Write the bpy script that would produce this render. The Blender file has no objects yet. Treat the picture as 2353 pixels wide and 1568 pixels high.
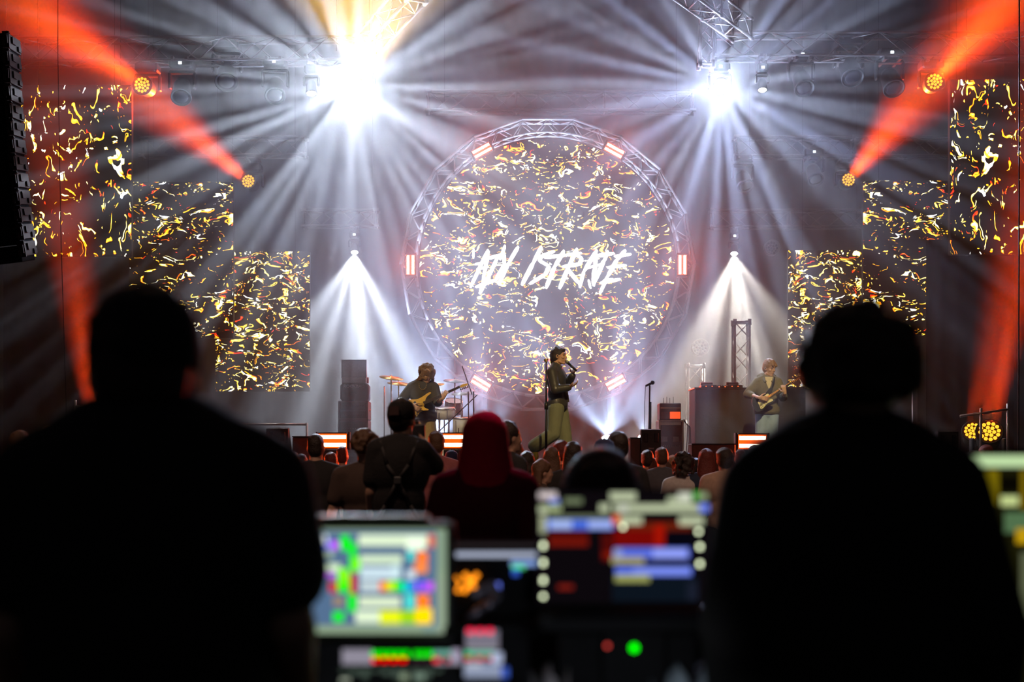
import bpy, bmesh, math, random
from mathutils import Vector, Matrix
sc = bpy.context.scene; col = sc.collection
V = Vector; PI = math.pi; R = math.radians
F = 3268.0                      # focal length in pixels of the 2353 wide frame
CZ = 1.4                        # camera height
def at(px, py, d):              # the point at distance d seen at (px, py)
    return V(((px-1176.5)/F*d, d, CZ+(1078-py)/F*d))

# ------------------------------------------------------------ camera, world, exposure
cd = bpy.data.cameras.new('camera'); cam = bpy.data.objects.new('camera', cd); col.objects.link(cam)
cam.location = (0, 0, CZ); cam.rotation_euler = (PI/2, 0, 0)
cd.sensor_width = 36; cd.lens = 36*F/2353; cd.shift_y = 294/2353; cd.clip_start = .1; cd.clip_end = 200
cd.dof.use_dof = True; cd.dof.focus_distance = 22; cd.dof.aperture_fstop = cd.lens/1000/0.026
sc.camera = cam
wd = bpy.data.worlds.new('night'); sc.world = wd; wd.use_nodes = True
wd.node_tree.nodes['Background'].inputs[0].default_value = (.010, .010, .012, 1)
sc.view_settings.view_transform = 'Standard'; sc.view_settings.look = 'None'
sc.view_settings.exposure = 0.0; sc.view_settings.gamma = 1
sc.cycles.use_denoising = True
sc.cycles.max_bounces = 5; sc.cycles.volume_bounces = 0; sc.cycles.diffuse_bounces = 2; sc.cycles.glossy_bounces = 2
sc.cycles.transparent_max_bounces = 8; sc.cycles.sample_clamp_indirect = 4; sc.cycles.caustics_reflective = False
random.seed(7)

# ------------------------------------------------------------ lights
def spot(name, loc, to, watt, color, angle, blend=.4, gobo=None, seed=0., scale=8., lo=.45, hi=.62, base=0., r=.04, parent=None, yaw=.12):
    l = bpy.data.lights.new(name, 'SPOT'); o = bpy.data.objects.new(name, l); col.objects.link(o)
    loc = V(loc); to = V(to)
    o.location = loc; o.rotation_euler = (to-loc).to_track_quat('-Z', 'Y').to_euler()
    l.energy = watt; l.color = color; l.spot_size = R(angle); l.spot_blend = blend; l.shadow_soft_size = r
    if gobo:
        l.use_nodes = True; t = l.node_tree; em = t.nodes['Emission']; N = t.nodes.new; L = t.links.new
        tc = N('ShaderNodeTexCoord'); sp = N('ShaderNodeSeparateXYZ'); L(tc.outputs['Normal'], sp.inputs[0])
        cb = N('ShaderNodeCombineXYZ')
        def M(op, a, b=None):
            m = N('ShaderNodeMath'); m.operation = op
            for i, x in enumerate((a, b)):
                if x is None: continue
                if isinstance(x, (int, float)): m.inputs[i].default_value = x
                else: L(x, m.inputs[i])
            return m.outputs[0]
        if gobo == 'star':
            a = M('ARCTAN2', sp.outputs[1], sp.outputs[0])
            L(M('COSINE', a), cb.inputs[0]); L(M('SINE', a), cb.inputs[1]); L(M('ADD', M('MULTIPLY', sp.outputs[2], .02), seed), cb.inputs[2])
        else:
            z = M('MAXIMUM', M('ABSOLUTE', sp.outputs[2]), .05)
            L(M('DIVIDE', sp.outputs[0], z), cb.inputs[0]); L(M('MULTIPLY', M('DIVIDE', sp.outputs[1], z), yaw), cb.inputs[1]); cb.inputs[2].default_value = seed
        no = N('ShaderNodeTexNoise'); no.inputs['Scale'].default_value = scale; no.inputs['Detail'].default_value = 3.5; no.inputs['Roughness'].default_value = .62
        L(cb.outputs[0], no.inputs[0])
        mr = N('ShaderNodeMapRange'); mr.inputs[1].default_value = lo; mr.inputs[2].default_value = hi
        mr.inputs[3].default_value = base; mr.inputs[4].default_value = 1.; L(no.outputs[0], mr.inputs[0])
        L(mr.outputs[0], em.inputs['Strength'])
    if parent: o.parent = parent; o.matrix_parent_inverse = Matrix.Translation(parent.location).inverted()
    return o
def plamp(name, loc, watt, color, r=.05, parent=None):
    l = bpy.data.lights.new(name, 'POINT'); o = bpy.data.objects.new(name, l); col.objects.link(o)
    o.location = loc; l.energy = watt; l.color = color; l.shadow_soft_size = r
    if parent: o.parent = parent; o.matrix_parent_inverse = Matrix.Translation(parent.location).inverted()
    return o
# front lights of the house truss, above the audience, aimed at the three musicians
spot('front_spot', (2.6, 9.5, 8.5), at(1285, 880, 19.8), 3800, (1, .72, .32), 9, .5)
spot('front_spot', (3.6, 9.5, 8.5), at(1765, 900, 21.5), 5000, (1, .78, .38), 9, .5)
spot('front_spot', (-6.0, 9.5, 8.5), at(978, 900, 21.0), 4200, (1, .74, .36), 9, .5)
spot('crowd_fill', (-2.8, 6.6, 8.2), (-2.8, 12.5, 0), 650, (1, .62, .45), 75, 1., r=.3)  # added warm fill that brightens the crowd, here and next line
spot('crowd_fill', (3.5, 6.6, 8.2), (3.5, 12.5, 0), 750, (1, .62, .45), 75, 1., r=.3)
spot('crowd_fill', (.5, 9.2, 5.6), (-.12, 6.1, 1.4), 420, (1, .02, .16), 13, .6, r=.1)  # added red light to rim the hooded person
spot('crowd_fill', (-1.2, 2.0, 5.5), (-.12, 6.1, 1.5), 22, (1, .02, .05), 12, .8, r=.1)  # added weak red light on the hood from behind
# unseen fill lights added below the roof to brighten the haze
for (x, y, z, w, c) in ((-4.5, 28, 12.5, 130, (1, .40, .32)), (4.5, 28, 12.5, 130, (1, .40, .32)), (0, 33, 12.5, 80, (1, .40, .32)), (-9.5, 21, 9.5, 60, (1, .62, .50)), (9.5, 21, 9.5, 60, (1, .5, .42))):
    spot('haze_fill', (x, y, z), (x*.9, y-1.2, 0), w, c, 150, 1., r=.4)

# ------------------------------------------------------------ materials
MATS = {}
def mat(name, c, rough=.6, metal=0., em=None, es=0., var=.18, bump=.0, scale=30., spec=.4):
    if name in MATS: return MATS[name]
    m = bpy.data.materials.new(name); MATS[name] = m; m.use_nodes = True; t = m.node_tree
    b = t.nodes['Principled BSDF']; b.inputs['Roughness'].default_value = rough; b.inputs['Metallic'].default_value = metal
    b.inputs['Specular IOR Level'].default_value = spec
    tc = t.nodes.new('ShaderNodeTexCoord'); no = t.nodes.new('ShaderNodeTexNoise'); no.inputs['Scale'].default_value = scale; no.inputs['Detail'].default_value = 3
    t.links.new(tc.outputs['Object'], no.inputs[0])
    mx = t.nodes.new('ShaderNodeMix'); mx.data_type = 'RGBA'; t.links.new(no.outputs[0], mx.inputs[0])
    mx.inputs[6].default_value = (*[x*(1-var) for x in c], 1); mx.inputs[7].default_value = (*[min(1, x*(1+var)) for x in c], 1)
    t.links.new(mx.outputs[2], b.inputs['Base Color'])
    if bump:
        bp = t.nodes.new('ShaderNodeBump'); bp.inputs['Strength'].default_value = bump; bp.inputs['Distance'].default_value = .01
        t.links.new(no.outputs[0], bp.inputs['Height']); t.links.new(bp.outputs[0], b.inputs['Normal'])
    if em:
        b.inputs['Emission Color'].default_value = (*em, 1); b.inputs['Emission Strength'].default_value = es
        m.cycles.emission_sampling = 'NONE'
    return m
def glow(name, c, s):
    if name in MATS: return MATS[name]
    m = bpy.data.materials.new(name); MATS[name] = m; m.use_nodes = True; t = m.node_tree; t.nodes.clear()
    o = t.nodes.new('ShaderNodeOutputMaterial'); e = t.nodes.new('ShaderNodeEmission'); e.inputs[0].default_value = (*c, 1); e.inputs[1].default_value = s
    t.links.new(e.outputs[0], o.inputs[0]); m.cycles.emission_sampling = 'NONE'; return m
DKM = mat('matte console black', (.015, .015, .016), 1., spec=.02)
ALU = mat('truss aluminium', (.20, .18, .18), .4, .7)
ALU_LIT = mat('lit truss aluminium', (.42, .38, .37), .5, .15)  # paler copy; strobe light on the round truss put into the colour
BLK = mat('black metal', (.02, .02, .022), .4, .3)
BLKP = mat('black plastic', (.03, .03, .033), .45)
WOODB = mat('black painted wood', (.035, .03, .03), .7, bump=.2)
CHROME = mat('chrome', (.7, .7, .72), .18, 1.)
CLOTH = mat('black drape', (.035, .032, .032), .95, bump=.4, scale=14)
STAGE = mat('stage deck', (.03, .03, .03), .6, bump=.2)
CASE = mat('case laminate', (.10, .11, .13), .5)
SKIN = mat('skin', (.52, .30, .20), .5, var=.1, scale=50)
SKIND = mat('skin tanned', (.42, .22, .14), .5, var=.1, scale=50)
HAIRD = mat('dark hair', (.03, .018, .012), .45, bump=.8, scale=90)
HAIRB = mat('brown hair', (.12, .06, .03), .45, bump=.8, scale=90)
HAIRF = mat('fair hair', (.40, .26, .13), .45, bump=.8, scale=90)
BLKC = mat('black cotton', (.022, .02, .02), .9, bump=.3, scale=60)

# ------------------------------------------------------------ mesh building
class MB:
    def __init__(s): s.v = []; s.f = []; s.m = []
    def add(s, vs, fs, mi=0):
        n = len(s.v); s.v += [V(x) for x in vs]; s.f += [[i+n for i in f] for f in fs]; s.m += [mi]*len(fs); return s
    def box(s, c, size, rot=None, mi=0, taper=1., bev=.0):
        x, y, z = [q/2 for q in size]; c = V(c)
        if bev:
            b = min(bev, x*.9, y*.9, z*.9); prof = []
            for (sx, sy) in ((1, 1), (-1, 1), (-1, -1), (1, -1)):
                for k in ((0, 1), (1, 0)) if sx*sy > 0 else ((1, 0), (0, 1)):
                    prof.append((sx*(x-b*k[0]), sy*(y-b*k[1])))
            vs = []
            for (zz, ins) in ((-z, b), (-z+b, 0), (z-b, 0), (z, b)):
                t = taper if zz > 0 else 1
                for (px, py) in prof: vs.append(V((math.copysign(abs(px)-ins*.7, px)*t, math.copysign(abs(py)-ins*.7, py)*t, zz)))
            n = 8; fs = [list(range(n))[::-1], list(range(3*n, 4*n))]
            for k in range(3):
                for i in range(n): fs.append([k*n+i, k*n+(i+1) % n, (k+1)*n+(i+1) % n, (k+1)*n+i])
        else:
            vs = [V((sx*x*(taper if sz > 0 else 1), sy*y*(taper if sz > 0 else 1), sz*z)) for sz in (-1, 1) for sy in (-1, 1) for sx in (-1, 1)]
            fs = [[0, 2, 3, 1], [4, 5, 7, 6], [0, 1, 5, 4], [2, 6, 7, 3], [0, 4, 6, 2], [1, 3, 7, 5]]
        if rot is not None: vs = [rot @ q for q in vs]
        return s.add([q+c for q in vs], fs, mi)
    def tube(s, p0, p1, r0, r1=None, n=8, mi=0, round_=False):
        p0 = V(p0); p1 = V(p1); r1 = r0 if r1 is None else r1; d = p1-p0; L = d.length
        if L < 1e-6: d = V((0, 0, 1))
        d.normalize(); a = d.orthogonal().normalized(); b = d.cross(a); rings = []
        if round_:
            for k in range(1, 4): t = PI/2*k/4; rings.append((p0-d*r0*math.cos(t), r0*math.sin(t)))
        rings.append((p0, r0)); rings.append((p1, r1))
        if round_:
            for k in range(3, 0, -1): t = PI/2*k/4; rings.append((p1+d*r1*math.cos(t), r1*math.sin(t)))
        vs = [c+(a*math.cos(2*PI*i/n)+b*math.sin(2*PI*i/n))*r for (c, r) in rings for i in range(n)]
        m = len(rings); fs = [list(range(n))[::-1], list(range((m-1)*n, m*n))]
        for k in range(m-1):
            for i in range(n): fs.append([k*n+i, k*n+(i+1) % n, (k+1)*n+(i+1) % n, (k+1)*n+i])
        return s.add(vs, fs, mi)
    def path(s, pts, r, n=6, mi=0):
        for a, b in zip(pts[:-1], pts[1:]): s.tube(a, b, r, r, n, mi)
        return s
    def ell(s, c, rad, rot=None, nu=14, nv=9, mi=0):
        c = V(c); vs = []; rot = rot or Matrix.Identity(3)
        for k in range(1, nv):
            t = PI*k/nv
            for i in range(nu): vs.append(c+rot @ V((rad[0]*math.sin(t)*math.cos(2*PI*i/nu), rad[1]*math.sin(t)*math.sin(2*PI*i/nu), rad[2]*math.cos(t))))
        n = len(vs); vs += [c+rot @ V((0, 0, rad[2])), c-rot @ V((0, 0, rad[2]))]
        fs = [[i, (i+1) % nu, n] [::-1] for i in range(nu)]+[[(nv-2)*nu+i, (nv-2)*nu+(i+1) % nu, n+1] for i in range(nu)]
        for k in range(nv-2):
            for i in range(nu): fs.append([k*nu+i, (k+1)*nu+i, (k+1)*nu+(i+1) % nu, k*nu+(i+1) % nu])
        return s.add(vs, fs, mi)
    def lathe(s, prof, o=(0, 0, 0), ax=(0, 0, 1), n=24, mi=0):   # prof: (radius, height)
        o = V(o); d = V(ax).normalized(); a = d.orthogonal().normalized(); b = d.cross(a)
        vs = [o+d*h+(a*math.cos(2*PI*i/n)+b*math.sin(2*PI*i/n))*max(r, 1e-4) for (r, h) in prof for i in range(n)]
        m = len(prof); fs = [list(range(n))[::-1], list(range((m-1)*n, m*n))]
        for k in range(m-1):
            for i in range(n): fs.append([k*n+i, k*n+(i+1) % n, (k+1)*n+(i+1) % n, (k+1)*n+i])
        return s.add(vs, fs, mi)
    def prism(s, pts, back, mi=0):     # pts: outline of 3-D points, back: thickness vector
        n = len(pts); pts = [V(p) for p in pts]; back = V(back)
        return s.add(pts+[p+back for p in pts], [list(range(n))[::-1], list(range(n, 2*n))]+[[i, (i+1) % n, n+(i+1) % n, n+i] for i in range(n)], mi)
    def mesh(s, name, mats, off=V((0, 0, 0)), smooth=False):
        me = bpy.data.meshes.new(name); me.from_pydata([q-off for q in s.v], [], s.f)
        for m in (mats if isinstance(mats, (list, tuple)) else [mats]): me.materials.append(m)
        me.polygons.foreach_set('material_index', s.m)
        if smooth: me.polygons.foreach_set('use_smooth', [True]*len(me.polygons))
        bm = bmesh.new(); bm.from_mesh(me); bmesh.ops.recalc_face_normals(bm, faces=bm.faces); bm.to_mesh(me); bm.free()
        me.update(); return me
def tag(o, label=None, cat=None, group=None, kind=None):
    if label: o['label'] = label
    if cat: o['category'] = cat
    if group: o['group'] = group
    if kind: o['kind'] = kind
    return o
def thing(name, label, cat, loc, group=None, rz=0.):
    o = bpy.data.objects.new(name, None); col.objects.link(o); o.location = loc; o.rotation_euler = (0, 0, rz); o.empty_display_size = .1
    return tag(o, label, cat, group)
def part(name, mb, mats, parent=None, smooth=False, label=None):   # vertices of mb are in world coordinates
    off = parent.location if parent else V((0, 0, 0)); p = parent
    while p is not None and p.parent is not None: p = p.parent; off = off+p.location
    o = bpy.data.objects.new(name, mb.mesh(name, mats, V(off), smooth)); col.objects.link(o)
    if parent: o.parent = parent
    if label: o['label'] = label
    return o
def single(name, mb, mats, label, cat, loc=(0, 0, 0), group=None, smooth=False):
    o = bpy.data.objects.new(name, mb.mesh(name, mats, V(loc), smooth)); o.location = loc; col.objects.link(o); return tag(o, label, cat, group)
def struct(name, mb, mats, smooth=False):
    o = bpy.data.objects.new(name, mb.mesh(name, mats, V((0, 0, 0)), smooth)); col.objects.link(o); o['kind'] = 'structure'; return o
def remesh(mb, name, m, vox, it=3, off=V((0, 0, 0))):
    me = mb.mesh('tmp', m, off); o = bpy.data.objects.new('tmp', me); col.objects.link(o)
    r = o.modifiers.new('r', 'REMESH'); r.mode = 'VOXEL'; r.voxel_size = vox; r.use_smooth_shade = True
    if it: q = o.modifiers.new('s', 'SMOOTH'); q.factor = .5; q.iterations = it
    dg = bpy.context.evaluated_depsgraph_get(); n = bpy.data.meshes.new_from_object(o.evaluated_get(dg)); n.name = name
    if not n.materials: n.materials.append(m)
    bpy.data.objects.remove(o); bpy.data.meshes.remove(me); return n
def copy_tree(o, parent=None):
    c = o.copy(); col.objects.link(c)
    if parent: c.parent = parent
    for ch in list(o.children): copy_tree(ch, c)
    return c

# ------------------------------------------------------------ haze that fills the hall from the crowd to the back of the stage
hm = bpy.data.materials.new('stage haze'); hm.use_nodes = True; t = hm.node_tree; t.nodes.clear()
o_ = t.nodes.new('ShaderNodeOutputMaterial'); v_ = t.nodes.new('ShaderNodeVolumeScatter'); v_.inputs['Density'].default_value = .022; v_.inputs['Anisotropy'].default_value = .5
v_.inputs[0].default_value = (.95, .95, .97, 1); t.links.new(v_.outputs[0], o_.inputs['Volume'])
hz = MB().box((0, 27.65, 7), (33, 16.7, 15)); ho = single('haze', hz, hm, 'thin smoke haze filling the air over the crowd and stage', 'haze'); ho['kind'] = 'stuff'

# ------------------------------------------------------------ setting
struct('floor', MB().box((0, 17, -.1), (36, 40, .2)), mat('audience floor', (.03, .028, .027), .7, bump=.2, scale=4))
struct('stage_floor', MB().box((0, 27, .675), (25, 18, 1.35)), STAGE)
def drape(x0, x1, y, z0, z1, folds, amp):
    mb = MB(); n = max(8, int(folds*8)); vs = []
    for i in range(n+1):
        u = i/n; yy = y+amp*math.sin(u*folds*2*PI)+amp*.4*math.sin(u*folds*5.3); vs += [(x0+(x1-x0)*u, yy, z0), (x0+(x1-x0)*u, yy, z1)]
    return mb.add(vs, [[2*i, 2*i+2, 2*i+3, 2*i+1] for i in range(n)])
struct('wall_back', drape(-16, 16, 35.8, 0, 14.4, 60, .035), CLOTH, True)
for sx, nm in ((-1, 'wall_left'), (1, 'wall_right')):
    mb = MB(); mb.box((sx*12.5, 27, 7), (.2, 18, 14)); mb.box((sx*16.4, 20, 7), (.2, 32, 14)); struct(nm, mb, CLOTH)
struct('ceiling', MB().box((0, 21, 14.6), (33, 31, .2)), CLOTH)
for nm, x0, x1, y in (('masking_drape', 8, 296, 25.4), ('masking_drape', 2128, 2330, 25.4)):
    a = at(x0, 590, y); b = at(x1, 590, y)
    o = single(nm, drape(a.x, b.x, y, 1.36, a.z+.3, 5, .03), CLOTH, 'grey black masking curtain below the tall screen '+('by the speaker array' if x0 < 99 else 'over the twin floor lamps'), 'curtain', smooth=True)
# stage front skirt and steps in front
struct('trim_1', drape(-12.4, 12.4, 17.93, 0, 1.33, 70, .02), CLOTH, True)

# ------------------------------------------------------------ LED screens
def led(name, k, stretch, seed, thr, inten=2.8, ctr=1259., mirror=True):
    m = bpy.data.materials.new(name); m.use_nodes = True; t = m.node_tree; t.nodes.clear(); N = t.nodes.new; L = t.links.new
    def M(op, a, b=None, c=None, clamp=False):
        q = N('ShaderNodeMath'); q.operation = op; q.use_clamp = clamp
        for i, x in enumerate((a, b, c)):
            if x is None: continue
            if isinstance(x, (int, float)): q.inputs[i].default_value = x
            else: L(x, q.inputs[i])
        return q.outputs[0]
    def noise(vec, scale, det=1., dist=0., off=0., color=False):
        mp = N('ShaderNodeMapping'); mp.inputs[1].default_value = (off, off*.7, off*1.3); L(vec, mp.inputs[0])
        q = N('ShaderNodeTexNoise'); q.inputs['Scale'].default_value = scale; q.inputs['Detail'].default_value = det; q.inputs['Distortion'].default_value = dist
        L(mp.outputs[0], q.inputs[0]); return q.outputs[1 if color else 0]
    g = N('ShaderNodeNewGeometry'); sp = N('ShaderNodeSeparateXYZ'); L(g.outputs['Position'], sp.inputs[0])
    x = M('SUBTRACT', sp.outputs[0], (ctr-1176.5)/F*27)
    if mirror: x = M('ABSOLUTE', x)
    cb = N('ShaderNodeCombineXYZ'); L(M('MULTIPLY', x, stretch[0]), cb.inputs[0]); L(M('MULTIPLY', sp.outputs[2], stretch[1]), cb.inputs[1]); cb.inputs[2].default_value = seed
    w = noise(cb.outputs[0], 2.2, 2, 0, 3.1, True)
    vm = N('ShaderNodeVectorMath'); vm.operation = 'MULTIPLY_ADD'; L(w, vm.inputs[0]); vm.inputs[1].default_value = (.8, .8, 0); L(cb.outputs[0], vm.inputs[2])
    p = vm.outputs[0]
    a = noise(p, k, 1.6, .6); b = noise(p, k*.9, 1., .3, 11.); c = noise(p, k*.25, 1, 0, 23.); d = noise(p, k*2.4, .5, .2, 31.); e = noise(p, k*.8, 1, 0, 41.)
    band = M('SUBTRACT', 1., M('MULTIPLY', M('ABSOLUTE', M('SUBTRACT', a, .5)), 13.), clamp=True)          # 1 on a contour of the first field
    mask = M('MULTIPLY', M('SUBTRACT', M('MULTIPLY_ADD', c, .22, M('MULTIPLY', b, .8)), thr-.115), 9., clamp=True)
    f1 = M('MULTIPLY', band, mask)
    f2 = M('MULTIPLY', M('SUBTRACT', M('MULTIPLY_ADD', c, .25, d), .80), 5., clamp=True)
    f = M('MAXIMUM', f1, f2)
    on = M('MULTIPLY', M('SUBTRACT', f, .26), 16., clamp=True)
    ci = M('ADD', M('MULTIPLY_ADD', f, .55, .07), M('MULTIPLY', M('SUBTRACT', e, .5), 2.0))
    rp = N('ShaderNodeValToRGB'); L(ci, rp.inputs[0]); cr = rp.color_ramp
    cr.elements[0].position = 0; cr.elements[0].color = (.75, .02, .0, 1); cr.elements[1].position = 1; cr.elements[1].color = (.6, .75, 1, 1)
    for q, cc in ((.06, (1, .12, .0, 1)), (.16, (1, .38, .005, 1)), (.32, (1, .66, .02, 1)), (.52, (1, .9, .35, 1)), (.64, (1, 1, 1, 1))):
        u = cr.elements.new(q); u.color = cc
    em = N('ShaderNodeEmission'); L(rp.outputs[0], em.inputs[0]); L(M('MULTIPLY', on, inten), em.inputs[1])
    bs = N('ShaderNodeBsdfPrincipled'); bs.inputs[0].default_value = (.02, .02, .022, 1); bs.inputs['Roughness'].default_value = .7
    ad = N('ShaderNodeAddShader'); L(em.outputs[0], ad.inputs[0]); L(bs.outputs[0], ad.inputs[1])
    o = N('ShaderNodeOutputMaterial'); L(ad.outputs[0], o.inputs[0]); m.cycles.emission_sampling = 'NONE'; return m
LED_TALL = led('led flame sparks tall', 5.8, (1.25, .8), 1.0, .640)
LED_MID = led('led flame sparks loose', 8.5, (.75, 1.35), 4.3, .645)
LED_LOW = led('led flame sparks dense', 8.0, (.85, 1.35), 8.1, .615)
LED_DISC = led('led flame sparks disc', 8.5, (.8, 1.3), 12.7, .625, mirror=False)
for (lab, px, py, w, h, d, m) in (
    ('tall led screen of orange flame flakes beside the hanging speaker array', 38, 195, 264, 395, 24.8, LED_TALL),
    ('middle led screen of the stepped three on the bass player side', 296, 418, 240, 360, 27.5, LED_MID),
    ('lowest led screen of flame flakes beside the amplifier racks', 495, 578, 217, 322, 30.2, LED_LOW),
    ('tall led screen of flame flakes cut by the frame edge above twin floor lamps', 2183, 182, 268, 403, 24.6, LED_TALL),
    ('middle led screen of the stepped three on the guitarist side', 1983, 415, 244, 356, 27.4, LED_MID),
    ('lowest led screen of flame flakes behind the guitarist', 1811, 575, 216, 322, 30.2, LED_LOW)):
    a = at(px, py+h, d); b = at(px+w, py, d); c = (a+b)/2; W = b.x-a.x; H = b.z-a.z
    T = thing('led_screen', lab, 'screen', (c.x, d+.1, a.z))
    part('cabinet', MB().box((c.x, d+.07, c.z), (W, .12, H), bev=.01), BLKP, T)
    part('display', MB().box((c.x, d, c.z), (W-.01, .012, H-.01)), m, T)
    mb = MB()
    for i in (-1, 1): part('rear_rail', MB().box((c.x+i*W/3, d+.15, c.z), (.05, .05, H)), ALU, T); part('hanging_cable', MB().tube((c.x+i*W/3, d+.15, b.z-.1), (c.x+i*W/3, d+.15, 14.45), .004, n=6), BLK, T)
DC = 27.2; C0 = at(1258, 610, DC); S0 = F/DC      # the round screen and its truss
T = thing('round_led_screen', 'big round led screen of flame flakes with white brush lettering', 'screen', (C0.x, DC+.25, 1.36))
def disc(mb, r0, r1, y0, y1, n=96):
    vs = []
    for (r, y) in ((r0, y0), (r1, y0), (r1, y1), (r0, y1)):
        vs += [V((C0.x+r*math.cos(2*PI*i/n), y, C0.z+r*math.sin(2*PI*i/n))) for i in range(n)]
    fs = [[k*n+i, k*n+(i+1) % n, ((k+1) % 4)*n+(i+1) % n, ((k+1) % 4)*n+i] for k in range(4) for i in range(n)]
    return mb.add(vs, fs)
part('display', MB().lathe([(295/S0, 0), (295/S0, .02)], (C0.x, DC+.16, C0.z), (0, 1, 0), 96), LED_DISC, T)
part('cabinet', MB().lathe([(296/S0, 0), (296/S0, .1)], (C0.x, DC+.19, C0.z), (0, 1, 0), 96), BLKP, T)
mb = MB()
for x in (-1.2, 1.2): part('support_leg', MB().box((C0.x+x, DC+.36, (C0.z+1.36)/2), (.08, .08, C0.z-1.36)), BLK, T)
# brush lettering, strokes read on the photograph's letters: (x0, y0, x1, y1, width)
ST = [(385,175,165,640,34),(395,190,320,560,34),(345,520,285,720,36),(255,415,385,385,20),(230,350,330,330,18),(205,160,200,270,14),(135,600,190,625,14),
 (600,120,540,290,30),(385,280,590,225,34),(590,225,592,360,36),(592,360,480,555,36),(470,555,235,640,34),(505,270,330,640,34),(330,640,280,720,26),(600,120,585,150,14),
 (765,135,650,330,36),(650,330,520,605,38),
 (1060,135,960,330,38),(960,330,815,610,44),
 (1220,190,1060,250,30),(1060,250,1035,310,36),(1035,310,1160,380,38),(1160,380,1110,480,42),(1110,480,915,600,34),
 (1100,270,1380,235,36),(1380,235,1560,210,30),(1345,185,1230,380,40),(1230,380,1120,650,44),
 (1510,160,1400,400,44),(1400,400,1290,655,44),(1480,230,1570,270,34),(1570,270,1550,350,38),(1550,350,1330,385,38),(1380,400,1540,600,46),(1540,600,1550,640,20),
 (1760,180,1600,440,40),(1600,440,1545,640,32),(1750,200,1740,430,44),(1730,420,1720,620,50),(1640,400,1830,350,22),(1660,560,1680,650,24),
 (1740,250,1975,215,38),(1900,190,1860,300,36),(1860,290,1720,600,44),
 (2120,180,2020,290,36),(2020,290,1900,500,44),(1900,500,1800,720,32),(1990,255,2185,225,32),(1900,395,2125,365,30),(1810,590,2050,540,34),(1850,560,1960,540,24)]
mw = MB(); md = MB()
for i, (x0, y0, x1, y1, w) in enumerate(ST):
    def P(x, y, yy): q = at(1050+x/5.472, 540+y/5.472, DC); return V((q.x, yy, q.z))
    d = V((x1-x0, y1-y0)); L_ = d.length; d /= L_; n = V((-d.y, d.x)); rr = random.Random(i)
    def stroke(mb, off, w, yy, ext=0):
        K = 7; l = []; r = []
        for k in range(K+1):
            u = k/K; tt = -ext+u*(L_+2*ext); hw = w/2*(.62+.38*math.sin(PI*min(1, .15+u*.8)))*(1+rr.uniform(-.1, .1))
            if k in (0, K): hw *= .45
            q = V((x0, y0))+d*tt
            l.append(P(q.x+n.x*hw+off[0], q.y+n.y*hw+off[1], yy)); r.append(P(q.x-n.x*hw+off[0], q.y-n.y*hw+off[1], yy))
        mb.prism(l+r[::-1], V((0, .003, 0)))
    stroke(mw, (0, 0), w*1.02, DC+.135, 10); stroke(mw, (9, 8), w*.85, DC+.147, 8); stroke(md, (5.5, 5), w*.88, DC+.141, 8)
lw = part('lettering', mw, glow('screen white', (1, 1, 1), 12.), T, label='white brush lettering')
part('lettering_outline', md, glow('screen grey', (.5, .5, .52), .6), T, label='thin grey outline in the lettering')

# ------------------------------------------------------------ trusses
def truss(p0, p1, w, lab, group=None, name='lighting_truss', seg=None, r=.024, hang=True, split=4.):
    ALU = ALU_LIT if name == 'truss_tower' and not hang else MATS['truss aluminium']
    p0 = V(p0); p1 = V(p1); d = p1-p0; L_ = d.length; d.normalize()
    up = V((0, 0, 1)) if abs(d.z) < .8 else V((0, 1, 0)); side = d.cross(up).normalized(); up = side.cross(d).normalized(); h = w/2
    cs = [side*h*a+up*h*b for (a, b) in ((1, 1), (-1, 1), (-1, -1), (1, -1))]
    T = thing(name, lab, 'truss', (p0+p1)/2, group)
    for c in cs: part('chord', MB().tube(p0+c, p1+c, r, r, 8), ALU, T, True)
    n = seg or max(1, round(L_/w/1.15)); mb = MB()
    for i in range(n):
        a = p0+d*L_*i/n; b = p0+d*L_*(i+1)/n
        for k in range(4):
            c0 = cs[k]; c1 = cs[(k+1) % 4]
            if (i+k) % 2: c0, c1 = c1, c0
            mb.tube(a+c0, b+c1, r*.5, r*.5, 6)
    part('bracing', mb, ALU, T, True)
    k = max(1, round(L_/split))
    for i in range(k+1):
        a = p0+d*L_*i/k; mb = MB()
        for j in range(4):
            mb.tube(a+cs[j], a+cs[(j+1) % 4], r*.8, r*.8, 6); mb.tube(a+cs[j]-d*.06, a+cs[j]+d*.06, r*1.5, r*1.5, 8)
        part('end_frame', mb, ALU, T, True)
    if hang and abs(d.z) < .8:
        for u in (.06, .94): a = p0+d*L_*u; part('hoist_chain', MB().tube(a, V((a.x, a.y, 14.45)), .005, n=6), BLK, T)
    elif hang: part('hoist_chain', MB().tube(p1 if p1.z > p0.z else p0, V((p0.x, p0.y, 14.45)), .012, n=6), BLK, T)
    return T
def tr(x0, y0, x1, y1, d, w, lab, **k): return truss(at(x0, y0, d), at(x1, y1, d), w, lab, **k)
tr(40, 120, 820, 117, 24.8, .40, 'upper lighting truss that carries the brightest white lamp', split=5.)
tr(1640, 108, 2390, 108, 24.8, .40, 'upper lighting truss that carries the bluish white lamp', split=5.)
tr(330, 340, 700, 338, 30.4, .38, 'faint middle lighting truss over the orange wash lamp on the bass player side', split=3.)
tr(1690, 340, 2230, 340, 30.4, .40, 'middle lighting truss over the orange wash lamp on the guitarist side', split=3.)
tr(700, 503, 866, 503, 33.0, .36, 'low short lighting truss over the white lamp on the bass player side', split=2.)
tr(1636, 504, 1990, 504, 33.0, .38, 'low lighting truss over the white lamp on the guitarist side', split=2.)
tr(985, 236, 1590, 236, 29, .38, 'high rear truss crossing just above the round screen', split=2.)
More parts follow.
